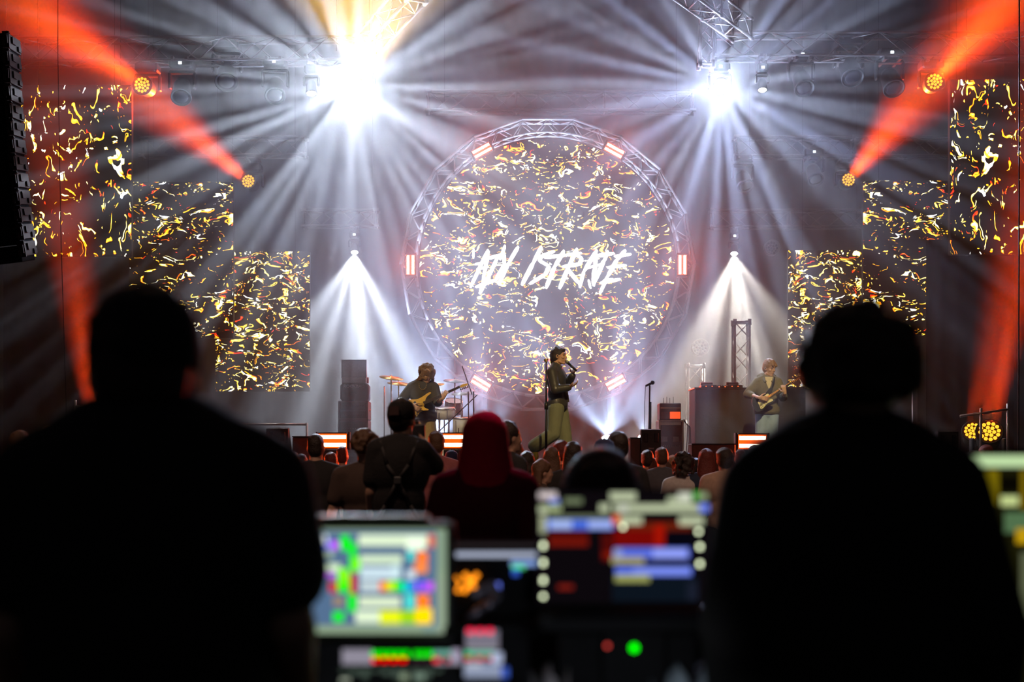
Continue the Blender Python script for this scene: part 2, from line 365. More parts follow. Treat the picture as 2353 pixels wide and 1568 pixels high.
tr(1703, 742, 1703, 1082, 29, .30, 'upright truss tower behind the black covered table', name='truss_tower', split=1.6, hang=False)
tr(1597, 842, 1597, 1082, 31, .34, 'shorter upright truss tower between the flight case and the covered table', name='truss_tower', split=1.6, hang=False)
truss(at(955, -20, 23), at(842, 104, 24.6), .34, 'slanting truss dropping into frame above the brightest lamp', split=1.6)
truss(at(1560, -40, 22), at(1705, 68, 24.2), .34, 'slanting truss dropping into frame above the bluish lamp', split=1.6)
truss(at(1625, 20, 24), at(1622, 150, 24), .22, 'small upright truss stub hanging beside the bluish lamp', name='truss_tower', split=1.)
T = thing('round_truss', 'round aluminium truss framing the big round screen', 'truss', (C0.x, DC, 1.36))
NP = 18; RO = 333/S0; RI = 302/S0; ww = .17
for y in (-ww, ww):
    mb = MB(); pts = [V((C0.x+RO*1.01*math.cos(2*PI*(i+.5)/NP+PI/2), DC+y, C0.z+RO*1.01*math.sin(2*PI*(i+.5)/NP+PI/2))) for i in range(NP+1)]; mb.path(pts, .026, 8)
    part('outer_rail', mb, ALU_LIT, T, True)
    mb = MB(); pts = [V((C0.x+RI*math.cos(2*PI*i/72), DC+y, C0.z+RI*math.sin(2*PI*i/72))) for i in range(73)]; mb.path(pts, .022, 8)
    part('inner_rail', mb, ALU_LIT, T, True)
mb = MB(); NB = 72
for i in range(NB):
    def P(rr, k, y): a = 2*PI*k/NB; return V((C0.x+rr*math.cos(a), DC+y, C0.z+rr*math.sin(a)))
    a, b = (RI, RO*.995) if i % 2 else (RO*.995, RI)
    for y in (-ww, ww): mb.tube(P(a, i, y), P(b, i+1, y), .010, .010, 6)
    mb.tube(P(RI, i, ww if i % 2 else -ww), P(RI, i+1, -ww if i % 2 else ww), .010, .010, 6)
    mb.tube(P(RO*.995, i, ww if i % 2 else -ww), P(RO*.995, i+1, -ww if i % 2 else ww), .010, .010, 6)
part('bracing', mb, ALU_LIT, T, True)
mb = MB()
for x in (-.9, .9):
    part('base_plate', MB().box((C0.x+x, DC, 1.40), (.5, 1.0, .06)).tube((C0.x+x, DC, 1.4), (C0.x+x, DC, 1.75), .03), BLK, T)

# ------------------------------------------------------------ moving lamps
LENS_W = glow('lamp lens white', (.85, .93, 1), 30); LENS_HOT = glow('lamp lens hot', (.9, .95, 1), 160)
CELL = glow('lamp cell amber', (1, .50, .03), 1.6); DISP = glow('lamp menu display', (.75, .9, 1), 5)
RIM = mat('lamp bezel', (.10, .02, .015), .4)
def hexcells(c, ax, rad, mb, n_ring=2):
    a = ax.orthogonal().normalized(); b = ax.cross(a); st = rad*2/(2*n_ring+1)
    cells = [(0, 0)]
    for k in range(1, n_ring+1):
        for i in range(6*k): t_ = 2*PI*i/(6*k)+(.26 if k == 2 else 0); cells.append((math.cos(t_)*st*k*.98, math.sin(t_)*st*k*.98))
    for (x, y) in cells:
        p = c+a*x+b*y; mb.lathe([(st*.46, 0), (st*.46, .008), (st*.25, .02)], p, ax, 6)
    return mb
def lamp(px, py, d, aim, dia, lab, kind='spot', hang=True, lit=LENS_W, group=None, display=None, truss_py=None):
    lens = at(px, py, d); ax = (V(aim)-lens).normalized(); L_ = dia*1.5; ctr = lens-ax*L_*.72
    sgn = 1 if hang else -1; top = ctr+V((0, 0, sgn*(dia*.85+.11)))
    T = thing('moving_head_lamp', lab, 'stage lamp', (top.x, top.y, top.z), group)
    bz = (top.z+.08-1.352) if not hang and top.z < 2.2 else .16
    part('base', MB().box(top+V((0, 0, .08-bz/2)), (dia*1.35, dia*1.1, bz), bev=.03), BLKP, T)
    if display != False:
        part('display', MB().box(top+V((0, -dia*.55-.006, .0)), (.055, .01, .042)), DISP, T, label='small lit menu display')
    mb = MB(); s_ = V((1, 0, 0))
    for q in (-1, 1):
        mb.box(ctr+s_*q*dia*.72+V((0, 0, sgn*dia*.32)), (.045, dia*.42, dia*.95), bev=.015)
    mb.box(ctr+V((0, 0, sgn*(dia*.8))), (dia*1.5, dia*.42, .05), bev=.015)
    part('yoke', mb, BLKP, T)
    r = dia/2
    hd = part('head', MB().lathe([(r*.35, -L_*.28), (r*.8, -L_*.22), (r*1.0, 0), (r*1.05, L_*.35), (r*1.18, L_*.60), (r*1.2, L_*.70), (r*1.08, L_*.70), (r*1.06, L_*.66)], ctr, ax, 28), BLKP, T, True)
    bez = MB().lathe([(r*1.07, L_*.66), (r*1.07, L_*.685)], ctr, ax, 28)
    if kind == 'wash':
        part('bezel', bez, RIM, T); part('lens_cells', hexcells(ctr+ax*L_*.69, ax, r*.98, MB()), CELL, T, label='amber lit lens cells')
    elif kind == 'off':
        part('lens', MB().lathe([(r*.95, L_*.67), (r*.7, L_*.72), (r*.2, L_*.75)], ctr, ax, 24), mat('dark glass', (.02, .02, .03), .08), T, True)
    else:
        part('bezel', bez, BLKP, T); part('lens', MB().lathe([(r*.95, L_*.68), (r*.7, L_*.75), (r*.2, L_*.78)], ctr, ax, 24), lit, T, True, label='white lit lens')
    if truss_py:
        q = at(px, truss_py, d); mb = MB()
        for s in (-1, 1): part('clamp', MB().tube(top+V((s*dia*.4, 0, .07)), V((top.x+s*dia*.4, top.y, q.z)), .02).box((top.x+s*dia*.4, top.y, q.z), (.05, .50, .05)), ALU, T)
    return T, ctr+ax*L_*.86
B1 = (.72, .83, 1.0)
def toward(px, py, d, tx, ty, dy):   # an aim point: from the lamp towards another place in the hall
    return at(tx, ty, d+dy)
# the brightest lamp and its yellow neighbour
T, p = lamp(810, 200, 24.6, (at(810, 200, 24.6).x*.72, 0, 2.2), .30, 'brightest white moving lamp bursting from the upper truss', lit=LENS_HOT, truss_py=134, display=False)
spot('lamp_beam', p, (0, 0, 1.4), 4200, B1, 150, 1., 'star', 1.0, 8., .49, .61, .01, .10, T)
spot('lamp_beam', p, (0, 0, 1.4), 3600, B1, 165, .7, 'star', 5.0, 22, .50, .58, .0, .06, T)
T, p = lamp(842, 176, 24.5, at(842, -250, 19.5), .20, 'yellow moving lamp aimed up beside the brightest lamp', lit=glow('lamp lens yellow', (1, .75, .15), 40), display=False, truss_py=134)
spot('lamp_beam', p, at(838, -900, 19.5), 16000, (1, .55, .03), 92, .7, 'star', 3.0, 8, .45, .62, .06, .06, T)
spot('lamp_beam', p, at(790, -420, 19.5), 4000, (1, .62, .04), 16, .7, r=.08, parent=T)
T, p = lamp(716, 216, 24.6, at(740, 900, 23), .17, 'small white moving lamp beside the brightest one', truss_py=134, display=False)
spot('lamp_beam', p, at(750, 1200, 21.5), 700, B1, 62, .5, 'fan', 2.0, 7, .45, .62, .0, .04, T)
T, p = lamp(1657, 200, 24.6, (at(1657, 200, 24.6).x*.72, 0, 2.2), .26, 'bluish white moving lamp bursting from the upper truss', lit=LENS_HOT, truss_py=134)
spot('lamp_beam', p, (0, 0, 1.4), 3200, (.50, .62, 1.0), 150, 1., 'star', 9.0, 9, .50, .60, .01, .07, T)
spot('lamp_beam', p, (0, 0, 1.4), 2200, (.6, .72, 1), 165, .7, 'star', 13.0, 24, .50, .58, .0, .06, T)
T, p = lamp(1752, 208, 24.6, at(1775, 900, 23), .15, 'small white moving lamp next to the bluish one', truss_py=134)
spot('lamp_beam', p, at(1790, 1200, 22), 600, (.85, .93, 1), 50, .4, 'fan', 4.0, 7, .47, .62, .0, .04, T)
# the two lamps low at the rear and their cones
T, p = lamp(815, 581, 33, at(815, 1100, 30.5), .17, 'small white lamp with a fan of beams above the amplifier racks', truss_py=520)
spot('lamp_beam', p, at(800, 1500, 27.5), 14000, (.80, .88, 1), 66, .45, 'fan', 6.0, 7, .44, .62, .02, .04, T)
T, p = lamp(1687, 584, 33, at(1687, 1100, 30.5), .17, 'small white lamp with a fan of beams above the covered table', truss_py=520)
spot('lamp_beam', p, at(1690, 1500, 27.5), 11000, (1, .93, .82), 64, .3, 'fan', 8.0, 7, .46, .60, .02, .04, T)
# red and amber wash lamps
RED = (1, .045, .004)
for (px, py, d, ax_, ay_, dy, W, ang, lab, tp) in (
    (326, 195, 24.6, 30, -10, -5.2, 2300, 16, 'amber wash lamp on the upper truss over the tall screen by the speaker array', 134),
    (570, 416, 30, 320, 205, -5.5, 3300, 14, 'amber wash lamp on the middle truss above the bass player side screens', 360),
    (2148, 187, 24.6, 2340, -30, -5.2, 2600, 15, 'amber wash lamp on the upper truss beside the screen at the frame edge', 134),
    (1950, 413, 30, 2120, 205, -5.5, 3300, 14, 'amber wash lamp on the middle truss above the guitarist side screens', 362)):
    aim = at(ax_, ay_, d+dy); T, p = lamp(px, py, d, aim, .29, lab, 'wash', truss_py=tp, group=None, display=False)
    axd = (aim-p).normalized()
    spot('lamp_beam', p+axd*.01, aim, W*5, RED, ang, .8, r=.13, parent=T)
    spot('lamp_beam', p+axd*.01, aim, W*4.5, (1, .16, .01), ang*.55, .9, r=.08, parent=T)
for (px, py, d, ax_, ay_, dy, W, ang, dia, lab) in (
    (216, 975, 20.6, 160, 560, -.2, 1800, 17, .30, 'amber floor lamp firing upward behind the operator in the cap'),
    (2236, 990, 21.4, 2300, 650, -.1, 1200, 15, .28, 'smaller amber floor lamp of the pair by the stage railing'),
    (2274, 991, 20.4, 2352, 600, -.2, 2400, 16, .33, 'larger amber floor lamp of the pair by the stage railing')):
    aim = at(ax_, ay_, d+dy); ta = at(ax_+(px-ax_)*.3, ay_, d-4.0)
    T, p = lamp(px, py, d, (V(ta)), dia, lab, 'wash', hang=False, display=False)
    spot('lamp_beam', p+V((0, 0, .03)), aim, W*22, RED, ang, .7, r=.14, parent=T)
    spot('lamp_beam', p+V((0, 0, .03)), aim, W*9, (1, .14, .01), ang*.5, .8, r=.08, parent=T)
# unlit moving lamps hanging along the trusses
for (px, py, d, dia, lab, tp, dsp) in (
    (416, 225, 24.6, .30, 'unlit moving lamp hanging between the amber lamp and the brightest lamp', 134, None),
    (632, 222, 24.6, .30, 'unlit moving lamp nearest the brightest lamp on the upper truss', 134, None),
    (520, 190, 24.9, .34, 'unlit wide lamp in the middle of the upper truss over the lower screens', 134, False),
    (1849, 205, 24.6, .30, 'unlit moving lamp third along from the bluish lamp', 134, None),
    (2055, 205, 24.6, .32, 'unlit moving lamp beside the amber lamp on the upper truss', 134, None),
    (1960, 180, 24.9, .34, 'unlit wide lamp in the middle of the upper truss on the guitarist side', 134, False),
    (1875, 415, 30, .30, 'unlit moving lamp under the middle truss beside the amber lamp', 362, None),
    (1713, 430, 30, .30, 'unlit moving lamp under the inner end of the middle truss', 362, False)):
    a = at(px, py, d); lamp(px, py, d, a+V((.1, -.8, -1.0)), dia, lab, 'off', truss_py=tp, display=dsp)
for (px, py, d, r, lab) in ((1772, 571, 35.2, .193, 'round unlit lamp grille on the dark drape beside the screen'), (1608, 800, 35.2, .216, 'round unlit lamp grille low beside the truss towers')):
    c = at(px, py, d); T = thing('wash_lamp', lab, 'stage lamp', c)
    part('bezel', MB().lathe([(r, 0), (r, .2), (r*.9, .2), (r*.9, .01)], c, (0, -1, 0), 28), ALU, T, True)
    part('lens_cells', hexcells(c-V((0, .02, 0)), V((0, -1, 0)), r*.9, MB()), mat('unlit lens', (.05, .05, .06), .2), T)
    part('bracket', MB().tube(c+V((0, .02, 0)), V((c.x, 35.75, c.z)), .03), BLK, T)

# ------------------------------------------------------------ strobe bars on the round truss and along the stage edge
BAR = glow('strobe tube', (1, .93, .72), 9); BARB = glow('strobe reflector', (1, .10, .005), 1.5)
HOT = mat('strobe housing', (.06, .012, .008), .5)
def strobe(c, w, h, rot, lab, name='strobe_light', watt=200, vertical=False, d=.12):
    T = thing(name, lab, 'stage lamp', c, None); Rm = Matrix.Rotation(R(rot), 3, 'Y')
    part('housing', MB().box(c, (w*1.12, d, h*1.18), Rm, bev=.02), HOT, T)
    part('reflector', MB().box(c+V((0, -d/2-.004, 0)), (w, .01, h), Rm), BARB, T, label='glowing orange reflector')
    for s in (-1, 1): part('tube_row', MB().box(c+Rm @ V((0, -d/2-.012, s*h*.27)), (w*.94, .012, h*.25), Rm), BAR, T, label='white hot tube row')
    mb = MB()
    for s in (-1, 1): part('side_bracket', MB().box(c+Rm @ V((s*w*.575, 0, 0)), (.02, d*1.2, h*1.25), Rm), HOT, T)
    spot('strobe_glow', c+V((0, -d/2-.03, 0)), c+V((0, -3, -.15)), watt, (1, .06, .006), 168, .6, r=.10, parent=T)
    return T
for (px, py, rot, lab) in ((1108, 348, -29, 'strobe bar at the upper side of the round truss toward the brightest lamp'), (1411, 348, 29, 'strobe bar at the upper side of the round truss toward the bluish lamp'),
    (944, 610, 90, 'upright strobe bar on the round truss at its bass player side'), (1567, 610, 90, 'upright strobe bar on the round truss at its guitarist side'),
    (1105, 882, 31, 'tilted strobe bar low on the round truss beside the bass headstock'), (1414, 880, -29, 'tilted strobe bar low on the round truss behind the singer')):
    T = strobe(at(px, py, DC-.32), .37, .17, rot, lab)
    c = at(px, py, DC-.2); part('bracket', MB().tube(c, c+V((0, .12, 0)), .03), BLK, T)
for (px, py, lab) in ((467, 1004, 'floor strobe box glowing beside the shoulder of the operator in the cap'), (766, 1014, 'floor strobe box glowing between the two short haired men'), (1046, 1014, 'floor strobe box glowing beside the red lit hood'),
    (1727, 1016, 'floor strobe box glowing at the guitarist\'s feet')):
    c = at(px, py, 18.75); T = strobe(c, .37, .19, 0, lab, watt=420)
    part('stand', MB().box((c.x, c.y, (c.z-.12+1.36)/2), (.3, .12, max(.03, c.z-.12-1.355))), BLK, T)
# white floor lamps behind the band
for (px, py, d, W, s, ang, lab) in ((1395, 1006, 25.5, 6500, 21., 115, 'white floor lamp fanning up behind the singer'), (1478, 1004, 26.0, 5000, 27., 60, 'white floor lamp fanning up beside the microphone stand'),
    (1010, 1010, 26.0, 6000, 31., 115, 'white floor lamp fanning up behind the drum kit'), (1120, 1010, 26.4, 2600, 33., 100, 'white floor lamp fanning up under the round screen')):
    T, p = lamp(px, py, d, at(px+5, py-300, d-1.5), .2, lab, hang=False, display=False)
    spot('lamp_beam', p, at(px+8, py-500, d-1.6), W, (.50, .66, 1), ang, .6, 'fan', s, 6, .44, .60, .03, .05, T)

# ------------------------------------------------------------ people
def basis(f, up=V((0, 0, 1))):
    f = V(f).normalized(); r = f.cross(up).normalized(); u = r.cross(f).normalized()
    return r, f, u, Matrix((r, f, u)).transposed()
def head_shape(mb, H, f, s=1., face=True, up=V((0, 0, 1))):
    r, f, u, Rm = basis(f, up); q = lambda a, b, c: H+(r*a+f*b+u*c)*s
    mb.ell(q(0, -.008, .025), (.074*s, .094*s, .092*s), Rm, 20, 14); mb.ell(q(0, .030, -.040), (.056*s, .062*s, .072*s), Rm, 16, 12)
    mb.ell(q(0, .066, -.094), (.026*s, .022*s, .020*s), Rm)
    for a in (-1, 1):
        mb.ell(q(a*.074, -.008, -.008), (.012*s, .020*s, .032*s), Rm, 10, 8)
        mb.tube(q(a*.045, .012, -.075), q(a*.012, .068, -.098), .020*s, .018*s, round_=True)
    if face:
        mb.tube(q(0, .084, .022), q(0, .103, -.020), .010*s, .014*s, round_=True); mb.ell(q(0, .100, -.024), (.018*s, .012*s, .010*s), Rm, 10, 8)
        for a in (-1, 1):
            mb.tube(q(a*.012, .086, .028), q(a*.050, .072, .026), .011*s, .009*s, round_=True)
            mb.ell(q(a*.040, .062, -.022), (.024*s, .022*s, .020*s), Rm)
        mb.ell(q(0, .087, -.055), (.024*s, .010*s, .007*s), Rm); mb.ell(q(0, .085, -.067), (.021*s, .010*s, .007*s), Rm)
def face_parts(T, H, f, s=1., open_=False):
    r, f, u, Rm = basis(f); q = lambda a, b, c: H+(r*a+f*b+u*c)*s
    for a in (-1, 1):
        part('eye', MB().ell(q(a*.030, .077, .006), (.013*s, .010*s, .008*s), Rm), mat('eye', (.10, .08, .07), .2), T, True)
        part('eyebrow', MB().tube(q(a*.014, .096, .032), q(a*.050, .082, .034), .0055*s, .004*s, round_=True), HAIRD, T, True)
    part('mouth', MB().ell(q(0, .094, -.061), (.020*s, .006*s, (.010 if open_ else .004)*s), Rm), mat('lips', (.25, .06, .05), .4), T, True)
def hand(mb, W, d, n, side, curl=.5, s=1., thumb=None):
    """palm and five fingers from wrist W, pointing along d, palm facing n, thumb on the given side (a direction)"""
    d = V(d).normalized(); n = (V(n)-d*V(n).dot(d)).normalized(); t = V(side); t = (t-d*t.dot(d)-n*t.dot(n)).normalized()
    P = W+d*.055*s
    mb.tube(W, W+d*.03*s, .024*s, .026*s, round_=True)
    for a in (-.024, -.008, .008, .024): mb.tube(W+d*.02*s+t*a*.6*s, W+d*.09*s+t*a*s, .014*s, .012*s, 8, round_=True)
    for i, (a, L_) in enumerate(((.030, .068), (.010, .076), (-.010, .071), (-.029, .056))):
        p = W+d*.092*s+t*a*s; dd = d.copy(); L_ *= s
        for k, fr in enumerate((.45, .32, .25)):
            ang = curl*(.9 if k else .6)*(1+.12*i); dd = (dd*math.cos(ang)+n*math.sin(ang)).normalized(); e = p+dd*L_*fr
            mb.tube(p, e, (.0080-.0006*k)*s, (.0074-.0006*k)*s, 8, round_=True); p = e
            n_ = n; n = (n*math.cos(ang)-0*n).normalized() if False else n
    p = W+d*.025*s+t*.022*s; dd = (d*.65+t*.8+n*.35*curl).normalized()
    if thumb is not None: dd = V(thumb).normalized()
    for k, L_ in enumerate((.034, .030, .026)):
        e = p+dd*L_*s; mb.tube(p, e, (.0125-.0012*k)*s, (.0112-.0012*k)*s, 8, round_=True); p = e; dd = (dd+d*.35+n*.35*curl).normalized()
def build_person(name, label, J, f, body_d=None, s=1., vox=.009, skin=SKIN, shirt=None, pants=None, sleeve=1., arms=(1, 1), hands=None, shoes=BLKP, pant_r=(.095, .078, .07), shirt_r=1., shorts=0, face=True,
                 group=None, torso=(.165, .105), hem=0., name_shirt='shirt', shoe_name='shoe', band=None):
    """J: joints H N (neck base) P (pelvis) shL shR elL elR wrL wrR hpL hpR knL knR anL anR toL toR"""
    base = (J['anL']+J['anR'])/2; base = V((base.x, base.y, min(J['anL'].z, J['anR'].z)-.08*s))
    T = thing(name, label, 'person', base, group)
    cr = (J['shR']-J['shL']).normalized(); ud = (J['N']-J['P']).normalized(); cf = ud.cross(cr).normalized(); Rt = Matrix((cr, cf, ud)).transposed()
    C = J['P'].lerp(J['N'], .68); Wp = J['P'].lerp(J['N'], .30)
    def trunk(mb, g, low=0.):
        mb.ell(C, ((torso[0])*s+g, torso[1]*s+g, .19*s+g*.6), Rt, 20, 14); mb.ell(Wp, (torso[0]*.85*s+g, torso[1]*.92*s+g, .17*s+g), Rt, 20, 12)
        mb.tube(J['shL'].lerp(J['shR'], .1), J['shR'].lerp(J['shL'], .1), .058*s+g, .058*s+g, 12, round_=True)
        for a in ('shL', 'shR'): mb.tube(J[a].lerp(J['N'], .15), J['N']+ud*.01*s, .052*s+g*.9, .050*s+g*.5, 12, round_=True)
        mb.ell(J['P']-ud*low, (torso[0]*.95*s+g, torso[1]*1.0*s+g, .11*s+g), Rt, 20, 12)
    mb = MB(); head_shape(mb, J['H'], f, s, face); r_, f_, u_, Rf = basis(f)
    mb.tube(J['N']-ud*.02*s, J['H']-u_*.055*s-f_*.012*s, .060*s, .052*s, 14, round_=True); trunk(mb, 0)
    for sd in 'LR':
        mb.tube(J['sh'+sd], J['el'+sd], .046*s, .038*s, 12, round_=True); mb.tube(J['el'+sd], J['wr'+sd], .039*s, .025*s, 12, round_=True)
        mb.tube(J['hp'+sd], J['kn'+sd], .082*s, .055*s, 12, round_=True); mb.tube(J['kn'+sd], J['an'+sd], .055*s, .036*s, 12, round_=True)
        cm = J['kn'+sd].lerp(J['an'+sd], .3); mb.ell(cm, (.05*s, .055*s, .10*s)); mb.tube(J['an'+sd], J['to'+sd], .038*s, .028*s, 10, round_=True)
        h = (hands or {}).get(sd)
        if h: hand(mb, J['wr'+sd], h[0], h[1], h[2], h[3], s)
        else:
            d = (J['wr'+sd]-J['el'+sd]).normalized(); hand(mb, J['wr'+sd], d, -cr if sd == 'R' else cr, cf, .35, s)
    o = bpy.data.objects.new('body', remesh(mb, 'body', skin, vox, 1, base)); col.objects.link(o); o.parent = T
    if shirt:
        g = .022*shirt_r*s; mb = MB(); trunk(mb, g, hem)
        for sd in 'LR':
            a, b, c = J['sh'+sd], J['el'+sd], J['wr'+sd]; k = min(1, sleeve*2) if sleeve < .5 else 1
            mb.tube(a, a.lerp(b, k), .060*s+g*.6, .052*s+g*.6, 12, round_=True)
            if sleeve > .5: mb.tube(b, b.lerp(c, (sleeve-.5)*2), .050*s+g*.6, .038*s+g*.45, 12, round_=True)
        o = bpy.data.objects.new(name_shirt, remesh(mb, name_shirt, shirt, max(vox, .011), 3, base)); col.objects.link(o); o.parent = T
    if band:
        g = .022*shirt_r*s; mb = MB(); n = 28; ring = [(cr*(math.cos(2*PI*i/n)*(torso[0]*.93*s+g+.006))+cf*(math.sin(2*PI*i/n)*(torso[1]*s+g+.006))) for i in range(n)]
        vs = [J['P']+q*k+ud*z for (k, z) in ((1.0, band[1]), (1.03, (band[0]+band[1])/2), (.96, band[0]), (.90, band[0])) for q in ring]
        mb.add(vs, [[k*n+i, k*n+(i+1) % n, (k+1)*n+(i+1) % n, (k+1)*n+i] for k in range(3) for i in range(n)]); part('waistband', mb, shirt, T, True)
    if pants:
        mb = MB(); mb.ell(J['P']-ud*.02*s, (torso[0]*.95*s+.012, torso[1]*1.02*s+.012, .12*s), Rt, 20, 12)
        for sd in 'LR':
            mb.tube(J['hp'+sd], J['kn'+sd], pant_r[0]*s*1.02, pant_r[1]*s*(1.15 if shorts else 1), 12, round_=True)
            if not shorts: mb.tube(J['kn'+sd], J['an'+sd].lerp(J['kn'+sd], .04), pant_r[1]*s, pant_r[2]*s, 12, round_=True)
        o = bpy.data.objects.new('trousers' if not shorts else 'shorts', remesh(mb, 'trousers', pants, max(vox, .012), 2, base)); col.objects.link(o); o.parent = T
    for sd in 'LR':
        a, b = J['an'+sd], J['to'+sd]; mb = MB().tube(a-V((0, 0, .02*s)), b, .046*s, .040*s, 10, round_=True); mb.tube(a-V((0, 0, .05*s)), b-V((0, 0, .012*s)), .038*s, .036*s, 10, round_=True)
        part(shoe_name, mb, shoes, T, True)
    return T
def hair_obj(T, mb, m, vox=.010, name='hair', it=1):
    o = bpy.data.objects.new(name, remesh(mb, name, m, vox, it, T.location)); col.objects.link(o); o.parent = T; return o
def hair_short(H, f, s=1., vol=.0, seed=0, up=V((0, 0, 1))):
    r, f, u, Rm = basis(f, up); q = lambda a, b, c: H+(r*a+f*b+u*c)*s; rr = random.Random(seed); mb = MB()
    mb.ell(q(0, -.020, .045), ((.080+vol)*s, (.094+vol)*s, (.086+vol)*s), Rm, 20, 12); mb.ell(q(0, -.045, .0), ((.076+vol)*s, (.064+vol)*s, .085*s), Rm, 18, 12)
    for i in range(26):
        a = rr.uniform(0, 2*PI); e = rr.uniform(.3, 1.5); p = q(math.cos(a)*math.cos(e)*.078, -.015+math.sin(a)*math.cos(e)*.09, .05+math.sin(e)*.082); mb.ell(p, ((.016+vol*.6)*s,)*3, None, 8, 6)
    return mb
def hair_curly(H, f, s=1., vol=.025, seed=0, n=120, down=.0):
    r, f, u, Rm = basis(f); q = lambda a, b, c: H+(r*a+f*b+u*c)*s; rr = random.Random(seed); mb = MB(); mb.ell(q(0, -.022, .03), (.085*s, .09*s, .095*s), Rm, 18, 12)
    for i in range(n):
        a = rr.uniform(0, 2*PI); z = rr.uniform(-.9-down, 1); c = math.sqrt(max(0, 1-min(1, abs(z))**2)) if z > -.2 else .95
        if math.sin(a)*c > .45 and z < .35: continue
        k = .088+vol*rr.uniform(.3, 1); mb.ell(q(math.cos(a)*c*k, -.02+math.sin(a)*c*k*1.05, .03+z*(k if z > 0 else .09)), ((.016+.010*rr.random())*s,)*3, None, 8, 6)
    return mb
def hair_long(H, f, s=1., length=.32, vol=.0, seed=0):
    r, f, u, Rm = basis(f); q = lambda a, b, c: H+(r*a+f*b+u*c)*s; rr = random.Random(seed); mb = hair_short(H, f, s, .004+vol, seed)
    for i in range(13):
        a = -1.25+2.5*i/12; x = math.sin(a)*.082; y = -.03-math.cos(a)*.062
        e = q(x*1.15+rr.uniform(-.01, .01), y-.012, .0-length*(.82+.18*rr.random())); mb.tube(q(x*.95, y, .03), q(x*1.1, y-.012, -length*.5), .022*s, .026*s, 8, round_=True); mb.tube(q(x*1.1, y-.012, -length*.5), e, .025*s, .013*s, 8, round_=True)
    return mb
def cap_parts(T, H, f, m, s=1., patch=None, back=False):
    r, f, u, Rm = basis(f); q = lambda a, b, c: H+(r*a+f*b+u*c)*s
    mb = MB(); prof = [(.088, -.0), (.092, .03), (.088, .07), (.072, .10), (.045, .118), (.002, .126)]
    vs = []; n = 24
    for (rr, hh) in prof: vs += [q(math.cos(2*PI*i/n)*rr*.90, -.010+math.sin(2*PI*i/n)*rr*1.12, .012+hh) for i in range(n)]
    mb.add(vs, [list(range(n))]+[[k*n+i, k*n+(i+1) % n, (k+1)*n+(i+1) % n, (k+1)*n+i] for k in range(len(prof)-1) for i in range(n)])
    C_ = part('cap', mb, m, T, True); g = -1 if back else 1
    mb = MB(); pts = [q(math.cos(a)*.072, -.01+g*(.085+math.sin(a)*.075), .014+math.cos(a)**2*-.008) for a in [PI*i/10 for i in range(11)]]
    part('brim', MB().prism(pts, u*.006*s), m, C_, label='brim')
    part('button', MB().ell(q(0, -.01, .138), (.008*s,)*3), m, C_)
    if patch: part('label_patch', MB().box(q(0, -g*.115-.0, .065), (.062*s, .006, .052*s), Rm), patch, C_, label='dull rectangular patch')
def stand_pose(H=1.75, x=0, y=0, z=0, wid=1., arms=None):
    k = H/1.75; p = lambda a, b, c: V((x+a*k*wid, y+b*k, z+c*k))
    J = dict(H=p(0, .015, 1.635), N=p(0, -.01, 1.475), P=p(0, 0, .97))
    for sd, g in (('L', -1), ('R', 1)):
        J['sh'+sd] = p(g*.175, -.005, 1.42); J['el'+sd] = p(g*.245, -.03, 1.13); J['wr'+sd] = p(g*.235, .10, .89)
        J['hp'+sd] = p(g*.085, 0, .92); J['kn'+sd] = p(g*.10, .01, .50); J['an'+sd] = p(g*.11, -.02, .09); J['to'+sd] = p(g*.125, .15, .045)
    return J

# ------------------------------------------------------------ the two operators at the desk
def J_px(d, **k): return {a: at(v[0], v[1], d+(v[2] if len(v) > 2 else 0)) for a, v in k.items()}
def legs(J, x, y, w=.11, z0=0.):
    for sd, g in (('L', -1), ('R', 1)):
        J['hp'+sd] = V((x+g*w*.8, y, J['P'].z-.05)); J['kn'+sd] = V((x+g*w, y+.02, z0+.50)); J['an'+sd] = V((x+g*w*1.1, y, z0+.09)); J['to'+sd] = V((x+g*w*1.3, y+.17, z0+.045))
    return J
JEAN = mat('dark denim', (.03, .035, .05), .9)
J = J_px(2.5, H=(330, 862), N=(342, 1000), P=(350, 1640), shL=(95, 1118, -.02), shR=(600, 1122, -.02), elL=(20, 1440, -.02), elR=(672, 1440, -.02), wrL=(40, 1640, .22), wrR=(690, 1640, .20))
legs(J, J['P'].x, 2.5, .12)
TO = build_person('person', 'person in a black cap and shirt at the desk, seen from behind', J, V((-.22, 1, -.06)), s=1.13, vox=.012, shirt=BLKC, pants=JEAN, sleeve=.3, shirt_r=1.9, torso=(.185, .125))
hair_obj(TO, hair_short(J['H'], V((-.22, 1, -.06)), 1.12), HAIRD, .012)
cap_parts(TO, J['H']+V((0, 0, -.012)), V((-.45, 1, -.1)), BLKC, 1.19)
part('collar', MB().lathe([(.085, -.01), (.098, .0), (.092, .03), (.078, .035)], J['N']+V((0, 0, .015)), (0, 0, 1), 24), BLKC, TO, True)
part('eyeglasses', MB().tube(J['H']+V((-.095, .0, .0)), J['H']+V((-.112, .10, .0)), .004).tube(J['H']+V((-.112, .10, -.015)), J['H']+V((-.112, .10, .02)), .009, round_=True), BLK, TO)
J = J_px(2.5, H=(1966, 878), N=(1958, 1010), P=(1965, 1650), shL=(1765, 1130, -.02), shR=(2160, 1130, -.02), elL=(1706, 1440, -.02), elR=(2262, 1450, -.02), wrL=(1700, 1650, .20), wrR=(2270, 1650, .20))
legs(J, J['P'].x, 2.5, .12)
TP = build_person('person', 'bareheaded person with curly hair in a dark hooded sweatshirt at the desk, seen from behind', J, V((-.05, 1, -.08)), s=1.04, vox=.012, shirt=BLKC, pants=JEAN, shirt_r=1.8, torso=(.18, .12))
